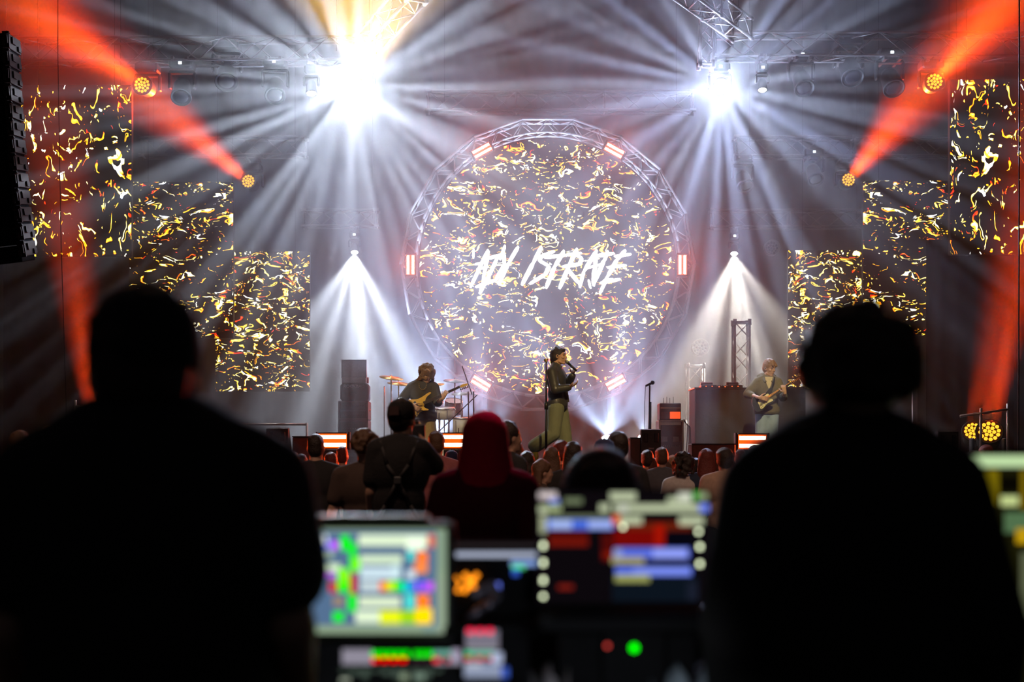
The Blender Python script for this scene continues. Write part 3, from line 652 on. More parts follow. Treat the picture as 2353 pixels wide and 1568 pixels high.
hair_obj(TP, hair_curly(J['H']+V((0, 0, .0)), V((-.05, 1, -.08)), 1.0, .008, 3, 170, -.2), HAIRD, .010)
part('hood', MB().ell(J['N']+V((0, -.05, .0)), (.128, .07, .045)).ell(J['N']+V((0, -.02, -.02)), (.15, .09, .05)), BLKC, TP, True)

# ------------------------------------------------------------ people close behind the desk
SHIRT_H = mat('dark coat cloth', (.10, .02, .03), .9, bump=.3, scale=40)  # dark coat, red light on it tinted into the base colour
HOODM = mat('red lit hood cloth', (.55, .02, .06), .7, bump=.3, scale=40)  # red light on the hood put into its base colour
y0 = 6.1; c = at(1114, 1000, y0); J = stand_pose(1.62, c.x, y0, 0, .98)
J['elL'].x -= .01; TH = build_person('person', 'person in a red lit hood and dark coat standing in the gap between the screens', J, V((.05, 1, 0)), s=.93, vox=.014, shirt=SHIRT_H, pants=JEAN, shirt_r=1.7)
mb = MB(); Hh = J['H']
for k in range(9):
    u = k/8; mb.ell(Hh+V((0, -.01, .035-.30*u)), (.102+.045*u*u+.02*u, .108+.02*u, .095-.02*u), None, 20, 12)
mb.ell(Hh+V((0, 0, .05)), (.096, .108, .09)); mb.tube(Hh+V((-.13, 0, -.27)), Hh+V((.13, 0, -.27)), .07, round_=True)
hair_obj(TH, mb, HOODM, .012, 'hood', 6)
# seated person with headphones
c = at(1382, 1110, 3.8); H0 = V((c.x, 3.8, 1.305)); J = dict(H=H0, N=H0+V((0, -.02, -.16)), P=H0+V((0, -.05, -.68)))
for sd, g in (('L', -1), ('R', 1)):
    J['sh'+sd] = H0+V((g*.17, -.02, -.215)); J['el'+sd] = H0+V((g*.24, .0, -.50)); J['wr'+sd] = H0+V((g*.16, .22, -.56))
    J['hp'+sd] = J['P']+V((g*.09, .02, -.02)); J['kn'+sd] = J['P']+V((g*.11, .42, 0)); J['an'+sd] = J['P']+V((g*.11, .44, -.50)); J['to'+sd] = J['P']+V((g*.12, .60, -.56))
TS = build_person('person', 'seated person wearing headphones, dark head low in front of the laptop', J, V((.0, 1, .0)), s=.98, vox=.014, shirt=BLKC, pants=JEAN)
hair_obj(TS, hair_short(H0, V((0, 1, 0)), .98, .004, 5), HAIRD, .012)
mb = MB(); pts = [H0+V((math.cos(PI*i/16)*.098, -.005, math.sin(PI*i/16)*.132+.01)) for i in range(17)]
for a, b in zip(pts[:-1], pts[1:]): mb.tube(a, b, .014, n=8)
hp = part('headphones', mb, mat('pale band plastic', (.55, .50, .52), .35), TS, True, label='pale headphone band')
for g in (-1, 1): part('ear_cup', MB().lathe([(.040, 0), (.044, .012), (.040, .035)], H0+V((g*.080, -.005, -.005)), (g, 0, 0), 20), BLKP, hp, True)
b = J['P']; T = thing('office_stool', 'black round stool under the seated person with headphones', 'stool', (b.x, b.y, 0))
part('seat', MB().lathe([(.19, 0), (.21, .02), (.20, .055), (.05, .06)], (b.x, b.y, b.z-.175), (0, 0, 1)), BLKP, T, True); part('column', MB().tube((b.x, b.y, .08), (b.x, b.y, b.z-.17), .025), CHROME, T, True)
for i in range(5): a = 2*PI*i/5; part('leg', MB().tube((b.x, b.y, .09), (b.x+.26*math.cos(a), b.y+.26*math.sin(a), .04), .018, .014).ell((b.x+.26*math.cos(a), b.y+.26*math.sin(a), .025), (.025,)*3), BLKP, T)
# the photographer
J = J_px(9.3, H=(924, 966, .05), N=(918, 1020), P=(916, 1212), shL=(869, 1036), shR=(966, 1036), elL=(853, 1132, -.02), wrL=(853, 1205, .10), elR=(1010, 1084, .10), wrR=(972, 1014, .30))
legs(J, at(916, 1000, 9.3).x, 9.3, .12)
TK = build_person('person', 'photographer in a black cap and T-shirt raising a camera, straps crossed on the back', J, V((.35, 1, .02)), s=1.06, vox=.012, shirt=BLKC, pants=JEAN, sleeve=.34, shirt_r=1.3, hands=dict(R=(V((-.45, .3, 1)), V((-1, .2, 0)), V((0, 1, .3)), .9)))
hair_obj(TK, hair_short(J['H'], V((.35, 1, 0)), 1.04), HAIRD, .012)
cap_parts(TK, J['H']+V((0, 0, -.008)), V((.35, 1, .05)), BLKC, 1.10, mat('cap patch', (.10, .055, .05), .8))
mb = MB(); NN = J['N']
for g in (-1, 1): mb.path([NN+V((g*.12, -.05, .02)), NN+V((g*.07, -.135, -.14)), NN+V((0, -.145, -.24)), NN+V((-g*.08, -.135, -.40)), NN+V((-g*.15, -.10, -.52))], .014, 6)
part('camera_harness', mb, mat('harness strap', (.035, .032, .032), .6), TK, True, label='grey crossed harness straps'); part('harness_buckle', MB().box(NN+V((0, -.16, -.24)), (.05, .02, .05), bev=.006), mat('buckle', (.10, .10, .10), .5, .3), TK)
p = at(953, 992, 9.62); T = thing('camera', 'black photo camera held up to the photographer\'s eye', 'camera', p)
part('camera_body', MB().box(p, (.14, .07, .10), bev=.012).box(p+V((0, 0, .06)), (.06, .06, .035), bev=.01), BLKP, T); part('lens', MB().lathe([(.038, 0), (.040, .05), (.044, .10), (.036, .11)], p+V((0, .03, 0)), (0, 1, 0)), BLKP, T, True)

# ------------------------------------------------------------ the band
LEATH = mat('black leather', (.045, .042, .042), .38, bump=.5, scale=9); OLIVE = mat('olive washed denim', (.15, .16, .10), .85, bump=.4, scale=10)
J = J_px(19.8, H=(1284, 819), N=(1276, 843), P=(1281, 930), shR=(1268, 856, -.16), shL=(1284, 854, .17), elR=(1276, 895, -.27), wrR=(1306, 891, -.24), elL=(1303, 886, .22), wrL=(1315, 864, .02),
    hpR=(1278, 938, -.09), hpL=(1286, 938, .09), knR=(1272, 997, -.10), anR=(1228, 1026, -.08), toR=(1231, 1050, -.08), knL=(1298, 1002, .08), anL=(1303, 1072, .08), toL=(1322, 1081, .06))
fs = V((1, -.22, .02))
TA = build_person('person', 'singer in a black leather jacket and baggy olive jeans, in profile with a microphone', J, fs, s=1.02, vox=.006, shirt=LEATH, pants=OLIVE, pant_r=(.115, .098, .100), shirt_r=1.25, hem=-.04, band=(-.06, .06), name_shirt='jacket',
    shoes=mat('yellow suede', (.55, .42, .06), .8), hands=dict(R=(V((1, -.15, .45)), V((-.3, .2, 1)), V((0, -1, .2)), .35), L=(V((.35, -.3, 1)), V((-.75, -.5, .2)), V((-.3, .2, .9)), 1.0)))
face_parts(TA, J['H'], fs, 1.02, True)
mb = hair_short(J['H'], fs, 1.02, .005, 2); r_, f_, u_, Rm = basis(fs)
mb.ell(J['H']+u_*.085+f_*.05, (.07, .05, .035), Rm); mb.tube(J['H']-f_*.085+u_*.02, J['H']-f_*.095-u_*.085, .045, .028, round_=True); hair_obj(TA, mb, HAIRD, .009)
NN = J['N']
part('jacket_collar', MB().box(NN+V((.035, -.05, .0)), (.11, .02, .07), Matrix.Rotation(R(35), 3, 'Y'), bev=.006).box(NN+V((.03, .07, .0)), (.11, .02, .07), Matrix.Rotation(R(35), 3, 'Y'), bev=.006), LEATH, TA)
o_ = J['P']+V((-.01, 0, .02))
part('jacket_flap', MB().prism([o_+V((.10, -.08, .16)), o_+V((.13, -.05, .0)), o_+V((.175, -.03, .015)), o_+V((.15, -.02, .20)), o_+V((.11, -.05, .33))], V((0, .012, 0))), LEATH, TA)
part('belt', MB().lathe([(.118, 0), (.126, .0), (.126, .04), (.118, .04)], J['P']+V((0, 0, -.01)), (0, 0, 1), 24), mat('brown belt', (.06, .04, .025), .5), TA)
part('in_ear_monitor', MB().ell(J['H']-r_*-.085, (.012, .012, .012)), BLKP, TA)
a = at(1303, 832, 19.72); b = at(1325, 853, 19.70); T = thing('microphone', 'handheld microphone at the singer\'s mouth', 'microphone', a)
part('grille', MB().ell(a, (.027,)*3), mat('mic mesh', (.30, .33, .25), .4, .7), T, True); part('handle', MB().tube(a+(b-a)*.12, b, .021, .015, 12), BLK, T, True)
b = at(1255, 1083, 19.3); T = thing('microphone_stand', 'tall straight black microphone stand beside the singer', 'microphone stand', b)
t_ = at(1255, 833, 19.3); m_ = at(1255, 933, 19.3)
part('base', MB().lathe([(.14, 0), (.14, .015), (.03, .03)], b+V((0, 0, -.005)), (0, 0, 1)), BLK, T, True); part('lower_tube', MB().tube(b, m_, .017), BLK, T, True); part('upper_tube', MB().tube(m_, t_, .011), BLK, T, True)
part('clutch', MB().tube(m_-V((0, 0, .05)), m_+V((0, 0, .05)), .026), BLK, T, True); part('clip', MB().tube(t_, t_+V((0, 0, .03)), .02).tube(t_+V((-.03, 0, .03)), t_+V((.03, 0, .04)), .014), mat('brass clip', (.6, .4, .15), .3, .9), T, True)
# bass player
HOOD2 = mat('charcoal cotton', (.055, .05, .048), .95, bump=.4, scale=25)
J = J_px(21.0, H=(981, 860, -.07), N=(973, 881), P=(973, 958), shR=(947, 890), shL=(997, 891), elR=(923, 920, -.02), wrR=(946, 931, -.38), elL=(1006, 924, -.14), wrL=(1018, 916, -.40))
for sd, x in (('R', 962), ('L', 985)):
    J['hp'+sd] = at(x, 966, 21); J['kn'+sd] = at(x+(8 if sd == 'L' else -6), 1024, 21); J['an'+sd] = at(x+(14 if sd == 'L' else -8), 1074, 21.03); J['to'+sd] = at(x+(18 if sd == 'L' else -12), 1081, 20.86)
fb = V((.35, -.85, -.42))
TB = build_person('person', 'bass player in a charcoal hoodie and khaki shorts, curly head bowed', J, fb, s=1.0, vox=.006, shirt=HOOD2, pants=mat('khaki cotton', (.30, .22, .11), .9), shorts=1, sleeve=.52, shirt_r=1.7, pant_r=(.10, .085, .08), name_shirt='hoodie', hem=-.03, band=(-.06, .07),
    hands=dict(R=(V((.8, -.1, -.5)), V((.2, 1, 0)), V((.4, 0, 1)), .55), L=(V((.45, -.05, 1)), V((.3, 1, 0)), V((-1, .3, .2)), 1.15)))
face_parts(TB, J['H'], fb)
mb = hair_curly(J['H'], fb, 1.0, .030, 8, 230, .75); r_, f_, u_, Rm = basis(fb); rr = random.Random(5)
for i in range(90): a = rr.uniform(-1.3, 1.3); z = rr.uniform(-.06, .09); mb.ell(J['H']+r_*math.sin(a)*.088+f_*(math.cos(a)*.092+.004)+u_*z, (.018,)*3, None, 8, 6)
hair_obj(TB, mb, mat('curly chestnut hair', (.16, .085, .035), .5, bump=1., scale=80), .009, it=0)
mb = MB(); Nn = J['N']
for i in range(11): a = PI*i/10; mb.ell(Nn+V((math.cos(a)*.055, -.155-math.sin(a)*.015, -.02-math.sin(a)*.085)), (.007,)*3, None, 6, 5)
part('necklace', mb, mat('gold chain', (.9, .6, .2), .3, 1.), TB); part('hood', MB().ell(Nn+V((-.02, .08, .02)), (.14, .09, .06)), HOOD2, TB, True)
def guitar(lab, cat, zf, d, body, guard, neck, head, bm_, gm, nm, hm, wires, tuners=4, extra=None):
    P = lambda x, y, dd=0.: (lambda p: at(p[0], p[1], d+dd))(zf(x, y)); cc = P(*[sum(q[i] for q in body)/len(body) for i in (0, 1)])
    T = thing('guitar' if cat == 'guitar' else 'bass_guitar', lab, cat, cc)
    def sm(pts):        # round the outline
        for _ in range(2):
            o = []
            for i in range(len(pts)): a, b = V(pts[i]), V(pts[(i+1) % len(pts)]); o += [a*.75+b*.25, a*.25+b*.75]
            pts = o
        return pts
    part('body', MB().prism([P(x, y) for x, y in sm(body)], V((0, .045, 0))), bm_, T)
    if guard: part('pickguard', MB().prism([P(x, y, -.006) for x, y in sm(guard)], V((0, .005, 0))), gm, T)
    (x0, y0, x1, y1, w0, w1) = neck; dv = V((x1-x0, y1-y0)).normalized(); n = V((-dv.y, dv.x))
    nk = part('neck', MB().prism([P(x0+n.x*w0, y0+n.y*w0, -.022), P(x1+n.x*w1, y1+n.y*w1, -.022), P(x1-n.x*w1, y1-n.y*w1, -.022), P(x0-n.x*w0, y0-n.y*w0, -.022)], V((0, .03, 0))), nm, T)
    mb = MB()
    for i in range(16): u = 1-.94**(i*1.1+.5); x, y = x1+(x0-x1)*u*1.25, y1+(y0-y1)*u*1.25; mb.tube(P(x+n.x*w0*.8, y+n.y*w0*.8, -.024), P(x-n.x*w0*.8, y-n.y*w0*.8, -.024), .0022, n=4)
    part('fret', mb, CHROME, nk)
    part('headstock', MB().prism([P(x, y, -.015) for x, y in sm(head)], V((0, .018, 0))), hm, T)
    mb = MB(); xb, yb = wires
    for i in range(tuners): o_ = (i/(tuners-1)-.5)*1.3; mb.tube(P(xb+n.x*w0*o_, yb+n.y*w0*o_, -.030), P(x1+n.x*w1*o_, y1+n.y*w1*o_, -.030), .0016, n=4)
    part('strings', mb, CHROME, T, label='steel strings')
    for i in range(tuners):
        u = (i+.5)/tuners; hx = head[0][0]+(head[1][0]-head[0][0])*u; hy = head[0][1]+(head[1][1]-head[0][1])*u
        part('tuning_peg', MB().tube(P(hx, hy, -.01), P(hx-n.x*-w0*.8, hy-n.y*-w0*.8, -.01), .006).ell(P(hx-n.x*-w0*1.0, hy-n.y*-w0*1.0, -.01), (.013,)*3, None, 8, 6), CHROME, T)
    if extra: extra(P, T, n)
    return T
zb = lambda x, y: (900+x/7.127, 800+y/7.127); zg = lambda x, y: (1680+x/6.03, 800+y/6.03)
AMB = mat('amber maple', (.80, .50, .10), .35, bump=.1)
def bx_extra(P, T, n):
    for (x, y) in ((430, 985), (400, 925)): part('pickup', MB().box(P(x, y, -.012), (.10, .02, .035), Matrix.Rotation(R(55), 3, 'Y'), bev=.004), BLKP, T)
    for (x, y) in ((415, 1055), (414, 1085), (392, 1110)): part('control_knob', MB().lathe([(.012, 0), (.010, .015)], P(x, y, -.002), (0, -1, 0), 12), BLKP, T)
guitar('yellow bass guitar slung across the curly haired player', 'bass guitar', zb, 20.68,
    [(262, 842), (350, 846), (430, 838), (520, 790), (600, 728), (648, 724), (640, 748), (580, 790), (548, 850), (560, 900), (520, 955), (550, 985), (606, 1002), (600, 1022), (540, 1020), (470, 1042), (420, 1110), (390, 1135), (360, 1060), (320, 960), (275, 890)],
    None, (520, 905, 1115, 635, 26, 19), [(1105, 662), (1250, 612), (1250, 575), (1130, 598)], AMB, None, mat('dark fretboard', (.06, .035, .02), .5), AMB, (400, 965), 5, bx_extra)
def gx_extra(P, T, n):
    for (x, y) in ((455, 745), (480, 722), (428, 770)): part('pickup', MB().box(P(x, y, -.012), (.085, .012, .018), Matrix.Rotation(R(50), 3, 'Y'), bev=.003), mat('ivory', (.8, .75, .55), .4), T)
    for (x, y) in ((440, 800), (425, 820)): part('control_knob', MB().lathe([(.011, 0), (.009, .014)], P(x, y, -.01), (0, -1, 0), 12), mat('ivory', (.8, .75, .55), .4), T)
    part('strap', MB().prism([P(550, 570, .06), P(575, 480, .02), P(600, 400, .06), P(612, 402, .06), P(600, 500, .02), P(575, 580, .06)], V((0, .006, 0))), BLKC, T)
guitar('black electric guitar with cream pickguard and orange maple neck', 'guitar', zg, 21.16,
    [(345, 660), (440, 650), (500, 600), (540, 548), (585, 545), (575, 590), (530, 640), (535, 690), (575, 712), (612, 712), (600, 745), (540, 775), (490, 800), (440, 868), (370, 890), (325, 860), (290, 780), (290, 700)],
    [(360, 740), (450, 670), (520, 620), (530, 690), (590, 718), (570, 740), (500, 765), (450, 830), (410, 855), (395, 800)],
    (500, 690, 832, 482, 17, 13), [(828, 468), (955, 405), (975, 415), (940, 440), (850, 488)], BLK, mat('cream plastic', (.85, .78, .45), .4), mat('orange maple', (.75, .33, .05), .4), mat('orange maple', (.75, .33, .05), .4), (400, 790), 6, gx_extra)
# guitarist
HOOD3 = mat('olive grey fleece', (.16, .14, .09), .95, bump=.4, scale=25)
J = J_px(21.5, H=(1768, 847, -.03), N=(1763, 869), P=(1762, 945), shR=(1741, 878), shL=(1786, 879), elR=(1718, 906, -.02), wrR=(1743, 914, -.41), elL=(1799, 913, -.14), wrL=(1804, 904, -.42))
for sd, x in (('R', 1751), ('L', 1774)):
    J['hp'+sd] = at(x, 952, 21.5); J['kn'+sd] = at(x-2, 1012, 21.5); J['an'+sd] = at(x-4, 1072, 21.52); J['to'+sd] = at(x-6+(4 if sd == 'L' else -3), 1081, 21.36)
fg = V((.62, -.78, -.22))
TG = build_person('person', 'young guitarist in an olive zip hoodie and pale blue jeans looking aside', J, fg, s=1.0, vox=.006, shirt=HOOD3, pants=mat('pale blue denim', (.28, .38, .52), .9, bump=.3, scale=12), sleeve=.72, shirt_r=1.45, pant_r=(.105, .092, .092), name_shirt='hoodie', hem=-.03, band=(-.05, .07),
    hands=dict(R=(V((1, -.1, -.15)), V((.1, 1, -.1)), V((.2, -.2, 1)), .45), L=(V((-.25, -.05, 1)), V((.2, 1, 0)), V((-1, .3, .3)), 1.15)))
face_parts(TG, J['H'], fg); mb = hair_short(J['H'], fg, 1.0, .008, 6); r_, f_, u_, Rm = basis(fg)
mb.tube(J['H']+u_*.10+f_*.03-r_*.03, J['H']+u_*.055+f_*.09-r_*.045, .035, .02, round_=True); mb.tube(J['H']+u_*.11+f_*.04, J['H']+u_*.06+f_*.09+r_*.03, .035, .02, round_=True)
hair_obj(TG, mb, mat('light brown hair', (.26, .14, .06), .45, bump=.8, scale=90), .009)
Nn = J['N']
part('t_shirt', MB().prism([Nn+V((-.06, -.135, .01)), Nn+V((.06, -.135, .01)), Nn+V((.035, -.150, -.10)), Nn+V((.0, -.152, -.18)), Nn+V((-.035, -.150, -.10))], V((0, .03, 0))), mat('cream cotton', (.62, .54, .34), .9), TG)
part('hood', MB().ell(Nn+V((0, .07, .03)), (.15, .09, .06)).tube(Nn+V((-.09, .02, .03)), Nn+V((-.05, -.13, -.06)), .03, .02, round_=True).tube(Nn+V((.09, .02, .03)), Nn+V((.05, -.13, -.06)), .03, .02, round_=True), HOOD3, TG, True)
part('zipper', MB().tube(Nn+V((0, -.152, -.18)), Nn+V((0, -.155, -.40)), .004), CHROME, TG)
part('in_ear_monitor', MB().ell(J['H']+r_*.083, (.011,)*3), BLKP, TG)

# ------------------------------------------------------------ the crowd
def proto(kind, hairm, seed):
    J = stand_pose(1.75); f = V((0, 1, 0))
    T = build_person('person', None, J, f, vox=.018, shirt=BLKC, pants=JEAN, sleeve=.3, shirt_r=1.2, skin=SKIN, name_shirt='top')
    H = J['H']
    if kind == 'short': hair_obj(T, hair_short(H, f, 1, .006, seed), hairm, .014)
    if kind == 'tousled': hair_obj(T, hair_curly(H, f, 1, .012, seed, 130, -.3), hairm, .012)
    if kind == 'buzz': hair_obj(T, hair_short(H, f, 1, -.004, seed), hairm, .014)
    if kind == 'long': hair_obj(T, hair_long(H, f, 1, .30, .004, seed), hairm, .014)
    if kind == 'bob': hair_obj(T, hair_long(H, f, 1, .16, .008, seed), hairm, .014)
    if kind == 'curly': hair_obj(T, hair_curly(H, f, 1, .035, seed, 150, .8), hairm, .013)
    if kind == 'bun': mb = hair_short(H, f, 1, .003, seed); mb.ell(H+V((0, -.05, .15)), (.045,)*3); hair_obj(T, mb, hairm, .014)
    if kind == 'cap': hair_obj(T, hair_short(H, f, 1, -.002, seed), hairm, .014); cap_parts(T, H, f, mat('navy twill', (.03, .035, .09), .8), 1.06, back=True)
    if kind == 'beanie': mb = MB().ell(H+V((0, -.02, .05)), (.095, .11, .10)); hair_obj(T, mb, mat('pale knit', (.45, .36, .26), .95, bump=.6, scale=60), .014, 'beanie', 3)
    return T
PR = {}
SHIRTS = dict(black=BLKC, brown=mat('brown cotton', (.07, .045, .035), .95), white=mat('white cotton', (.55, .50, .46), .9), peach=mat('peach cotton', (.50, .33, .24), .9), grey=mat('grey cotton', (.13, .13, .14), .95),
    pink=mat('dusty pink cotton', (.38, .12, .12), .9), navy=mat('navy cotton', (.03, .04, .07), .95))
HM = dict(d=HAIRD, b=HAIRB, f=HAIRF, r=mat('reddish lit hair', (.16, .03, .02), .5, bump=.8, scale=90))  # r: red strobe light on some heads put into the hair colour
def crowd(px, py, w, kind, hm_, top, lab, turn=0., d=None, wid=1.):
    d = d or min(17.0, .185*F/w); c = at(px, py, d); H = max(1.42, min(1.92, c.z-.015)) if kind != 'bun' else c.z-.07
    key = kind
    if key not in PR: PR[key] = proto(kind, HM[hm_], len(PR)); T = PR[key]
    else: T = copy_tree(PR[key])
    k = H/1.78; T.location = (c.x, d, .01*k); T.scale = (k*wid, k*wid, k); T.rotation_euler = (0, 0, R(turn)); tag(T, lab, 'person', 'people standing in the audience')
    for ch in T.children:
        n = ch.name.split('.')[0]
        if n == 'top' or n == 'hair':
            ch.material_slots[0].link = 'OBJECT'; ch.material_slots[0].material = SHIRTS[top] if n == 'top' else HM[hm_]
    return T
CR = [
 (41, 985, 45, 'short', 'b', 'brown', 'brown haired person outermost under the speaker array, face turned aside', -50),
 (94, 988, 62, 'cap', 'b', 'black', 'person in a backward cap beside the outermost brown haired person'),
 (112, 973, 40, 'short', 'f', 'black', 'fair haired head just behind the backward cap near the drape', 0),
 (497, 1010, 44, 'short', 'r', 'brown', 'head lit orange by the floor strobe beside the operator\'s shoulder'),
 (533, 1011, 46, 'beanie', 'f', 'brown', 'person in a pale knit hat under the pointing hand'),
 (566, 1038, 38, 'bob', 'f', 'brown', 'bobbed fair head just below the pointing arm'),
 (619, 1029, 36, 'bun', 'b', 'brown', 'brown head with a top knot between pointing arm and wedge'),
 (606, 1043, 38, 'long', 'f', 'brown', 'long fair haired person with hair down, under the top knot'),
 (638, 1052, 34, 'short', 'd', 'black', 'dark head low in front of the wedge speaker'),
 (673, 1035, 25, 'short', 'b', 'brown', 'tiny distant brown head beside the wedge speaker'),
 (692, 1040, 34, 'short', 'd', 'black', 'dark round head touching the shoulder of the red rimmed man'),
 (659, 1060, 40, 'bob', 'd', 'brown', 'dark bobbed head lowest in front of the wedge speaker'),
 (725, 992, 40, 'buzz', 'd', 'black', 'broad man with close cropped hair rimmed red by the strobe', 0, 12.8, 1.05),
 (760, 1036, 38, 'short', 'r', 'brown', 'reddish head below the floor strobe behind the cropped man'),
 (786, 1022, 33, 'buzz', 'r', 'brown', 'small cropped head glowing red beside the floor strobe'),
 (838, 980, 60, 'tousled', 'b', 'brown', 'tall man with tousled brown hair next to the photographer', 0, 10.2, 1.02),
 (1003, 987, 42, 'short', 'b', 'pink', 'person in a dusty pink top behind the photographer\'s raised arm'),
 (1037, 1032, 36, 'cap', 'b', 'brown', 'head in a cap in front of the strobe by the red lit hood'),
 (1163, 962, 46, 'short', 'd', 'black', 'dark haired head in part profile behind the red lit hood', -60, 11.5),
 (1190, 1013, 34, 'buzz', 'b', 'brown', 'cropped head below the singer\'s rear foot'),
 (1183, 1037, 30, 'short', 'd', 'black', 'small dark head between the hood and the rows under the singer'),
 (1211, 1034, 42, 'bob', 'd', 'brown', 'dark bobbed head just in front of the singer\'s rear foot'),
 (1240, 1051, 50, 'long', 'b', 'brown', 'long haired woman turned aside beside the red hood\'s shoulder', -75),
 (1267, 1024, 44, 'long', 'b', 'brown', 'smooth long haired head rimmed orange below the stand base'),
 (1290, 1008, 42, 'short', 'r', 'brown', 'reddish head directly below the singer\'s legs'),
 (1317, 1011, 48, 'long', 'd', 'black', 'very dark long haired head below the singer\'s front leg'),
 (1389, 1003, 60, 'cap', 'd', 'navy', 'man in a navy cap above the seated headphone wearer', 0, 10.4),
 (1422, 987, 52, 'short', 'd', 'black', 'tall broad man in black rising behind the navy cap', 15, 11.2, 1.03),
 (1488, 1031, 30, 'short', 'd', 'brown', 'small dark head at the wedge speaker beside the flight case'),
 (1500, 1048, 34, 'buzz', 'b', 'grey', 'cropped head in grey, low under the wedge by the flight case'),
 (1521, 1025, 36, 'short', 'b', 'grey', 'brown haired head in front of the flight case'),
 (1547, 1043, 26, 'short', 'f', 'brown', 'tiny yellowish head between flight case and dark curls'),
 (1541, 1056, 30, 'long', 'b', 'brown', 'narrow face turned aside touching the dark curls', 60),
 (1571, 1038, 42, 'curly', 'd', 'white', 'woman with dark curls in a white top'),
 (1599, 1050, 28, 'short', 'd', 'brown', 'small dark head between the curls and the red rimmed woman'),
 (1623, 1028, 42, 'long', 'r', 'navy', 'long haired woman rimmed bright red'),
 (1666, 1025, 44, 'short', 'd', 'peach', 'broad dark haired man in a pale peach T-shirt', 0, None, 1.08),
 (1702, 1028, 32, 'buzz', 'r', 'brown', 'glowing head in front of the guitarist\'s strobe, nearer the peach T-shirt'),
 (1735, 1020, 33, 'short', 'r', 'brown', 'glowing head in front of the guitarist\'s strobe, nearer the guitarist'),
 (1730, 1045, 36, 'long', 'b', 'brown', 'woman in profile turned toward the peach T-shirt', 75),
 (1757, 1035, 42, 'bob', 'b', 'peach', 'person with bowed bobbed head below the guitarist\'s shins', -30),
 (1806, 1052, 40, 'short', 'd', 'brown', 'dark head almost hidden by the curly operator\'s shoulder'),
 (2066, 981, 50, 'buzz', 'd', 'brown', 'man with a shaved head beside the curly operator\'s neck', 0, 11.4),
 (2036, 978, 44, 'short', 'b', 'black', 'head mostly hidden behind the shaved one'),
 (2119, 1022, 44, 'short', 'd', 'brown', 'dark head beyond the curly operator\'s shoulder under the railing'),
 (2150, 1019, 34, 'short', 'b', 'brown', 'brown head in front of the white edged wedge'),
 (2183, 1036, 38, 'bob', 'd', 'brown', 'bobbed head rimmed pink under the white edged wedge'),
 (2208, 1046, 28, 'buzz', 'f', 'brown', 'small yellow lit head touching the pale screen bar'),
 (2240, 1031, 48, 'short', 'd', 'brown', 'dark head above the pale screen bar under the twin floor lamps'),
 (2268, 1019, 40, 'short', 'r', 'brown', 'reddish head directly under the larger floor lamp'),
 (2190, 1064, 60, 'short', 'd', 'black', 'shadowy head lowest beside the pale screen bar', 0, 9.0),
]
for row in CR: crowd(*row)
# the pointing arm: its owner stands hidden among the heads
J = J_px(13.6, H=(583, 1062, .05), N=(585, 1100), P=(588, 1215), shL=(568, 1108), shR=(612, 1108), elL=(560, 1150, .05), wrL=(560, 1190, .15), elR=(592, 1052, .22), wrR=(556, 1015, .28)); J['shR'] = at(602, 1098, 13.6)
legs(J, at(588, 1000, 13.6).x, 13.6, .09)
TQ = build_person('person', 'person behind the top knot raising a bare arm to point at the stage', J, V((-.3, 1, .1)), s=.86, vox=.012, shirt=SHIRTS['brown'], pants=JEAN, sleeve=.3, skin=SKIND,
    hands=dict(R=(V((-.8, .1, .45)), V((-.2, .3, -1)), V((-.1, -1, .2)), .75)))
a = J['wrR']+V((-.045, .01, .055)); hair_obj(TQ, hair_short(J['H'], V((-.3, 1, .1)), .86, .003, 4), HAIRB, .012)
part('pointing_finger', MB().tube(a, a+V((-.075, 0, .030)), .009, .007, 8, round_=True), SKIND, TQ, True)

# ------------------------------------------------------------ things on the stage
ZS = 1.352
PALE = mat('pale case laminate', (.55, .55, .52), .6); WOODC = mat('cream edge profile', (.62, .55, .40), .5)
def rack(x0, y0, x1, y1, d, lab, name='rack_case', zb=None, units=3, dep=.5, edge=ALU):
    a = at(x0, y1, d); b = at(x1, y0, d); zb_ = a.z if zb is None else zb; W = b.x-a.x; Hh = b.z-zb_; c = V(((a.x+b.x)/2, d+dep/2, zb_+Hh/2))
    T = thing(name, lab, 'case', (c.x, c.y, zb_)); part('shell', MB().box(c, (W, dep, Hh), bev=.01), CASE, T)
    mb = MB()
    for sx in (-1, 1): mb.box((c.x+sx*(W/2-.012), d-.006, c.z), (.024, .02, Hh))
    for sz in (-1, 1): mb.box((c.x, d-.008, c.z+sz*(Hh/2-.012)), (W, .02, .024))
    part('edge_profile', mb, edge, T)
    for i in range(units):
        z = zb_+Hh*(i+.5)/units; u = part('rack_unit', MB().box((c.x, d-.004, z), (W-.08, .02, Hh/units*.8), bev=.003), BLKP, T)
        mb = MB()
        for k in range(9): mb.lathe([(.008, 0), (.006, .012)], (c.x-W*.32+k*W*.08, d-.014, z), (0, -1, 0), 8)
        part('knob_row', mb, ALU, u)
    for sx in (-1, 1): part('handle', MB().tube((c.x+sx*W*.5, c.y-.06, c.z), (c.x+sx*(W*.5+.02), c.y, c.z+.02), .01), ALU, T)
    return T, c, W, Hh
T, c, W, Hh = rack(777, 966, 846, 1084, 24.0, 'black rack case at the bottom of the amplifier stack', zb=ZS)
T, c, W, Hh = rack(777, 922, 846, 965, 24.0, 'black rack case in the middle of the amplifier stack', units=2)
d = 24.0; a = at(781, 921.5, d); b = at(846, 881, d); m_ = (a+b)/2
T = thing('gear_bag', 'black padded gear bag lettered ROCKBAG on the rack cases', 'bag', (m_.x, d+.2, a.z))
part('bag_body', MB().box((m_.x, d+.22, m_.z), (b.x-a.x, .42, b.z-a.z), bev=.04), mat('black nylon', (.05, .05, .055), .8, bump=.3), T, True)
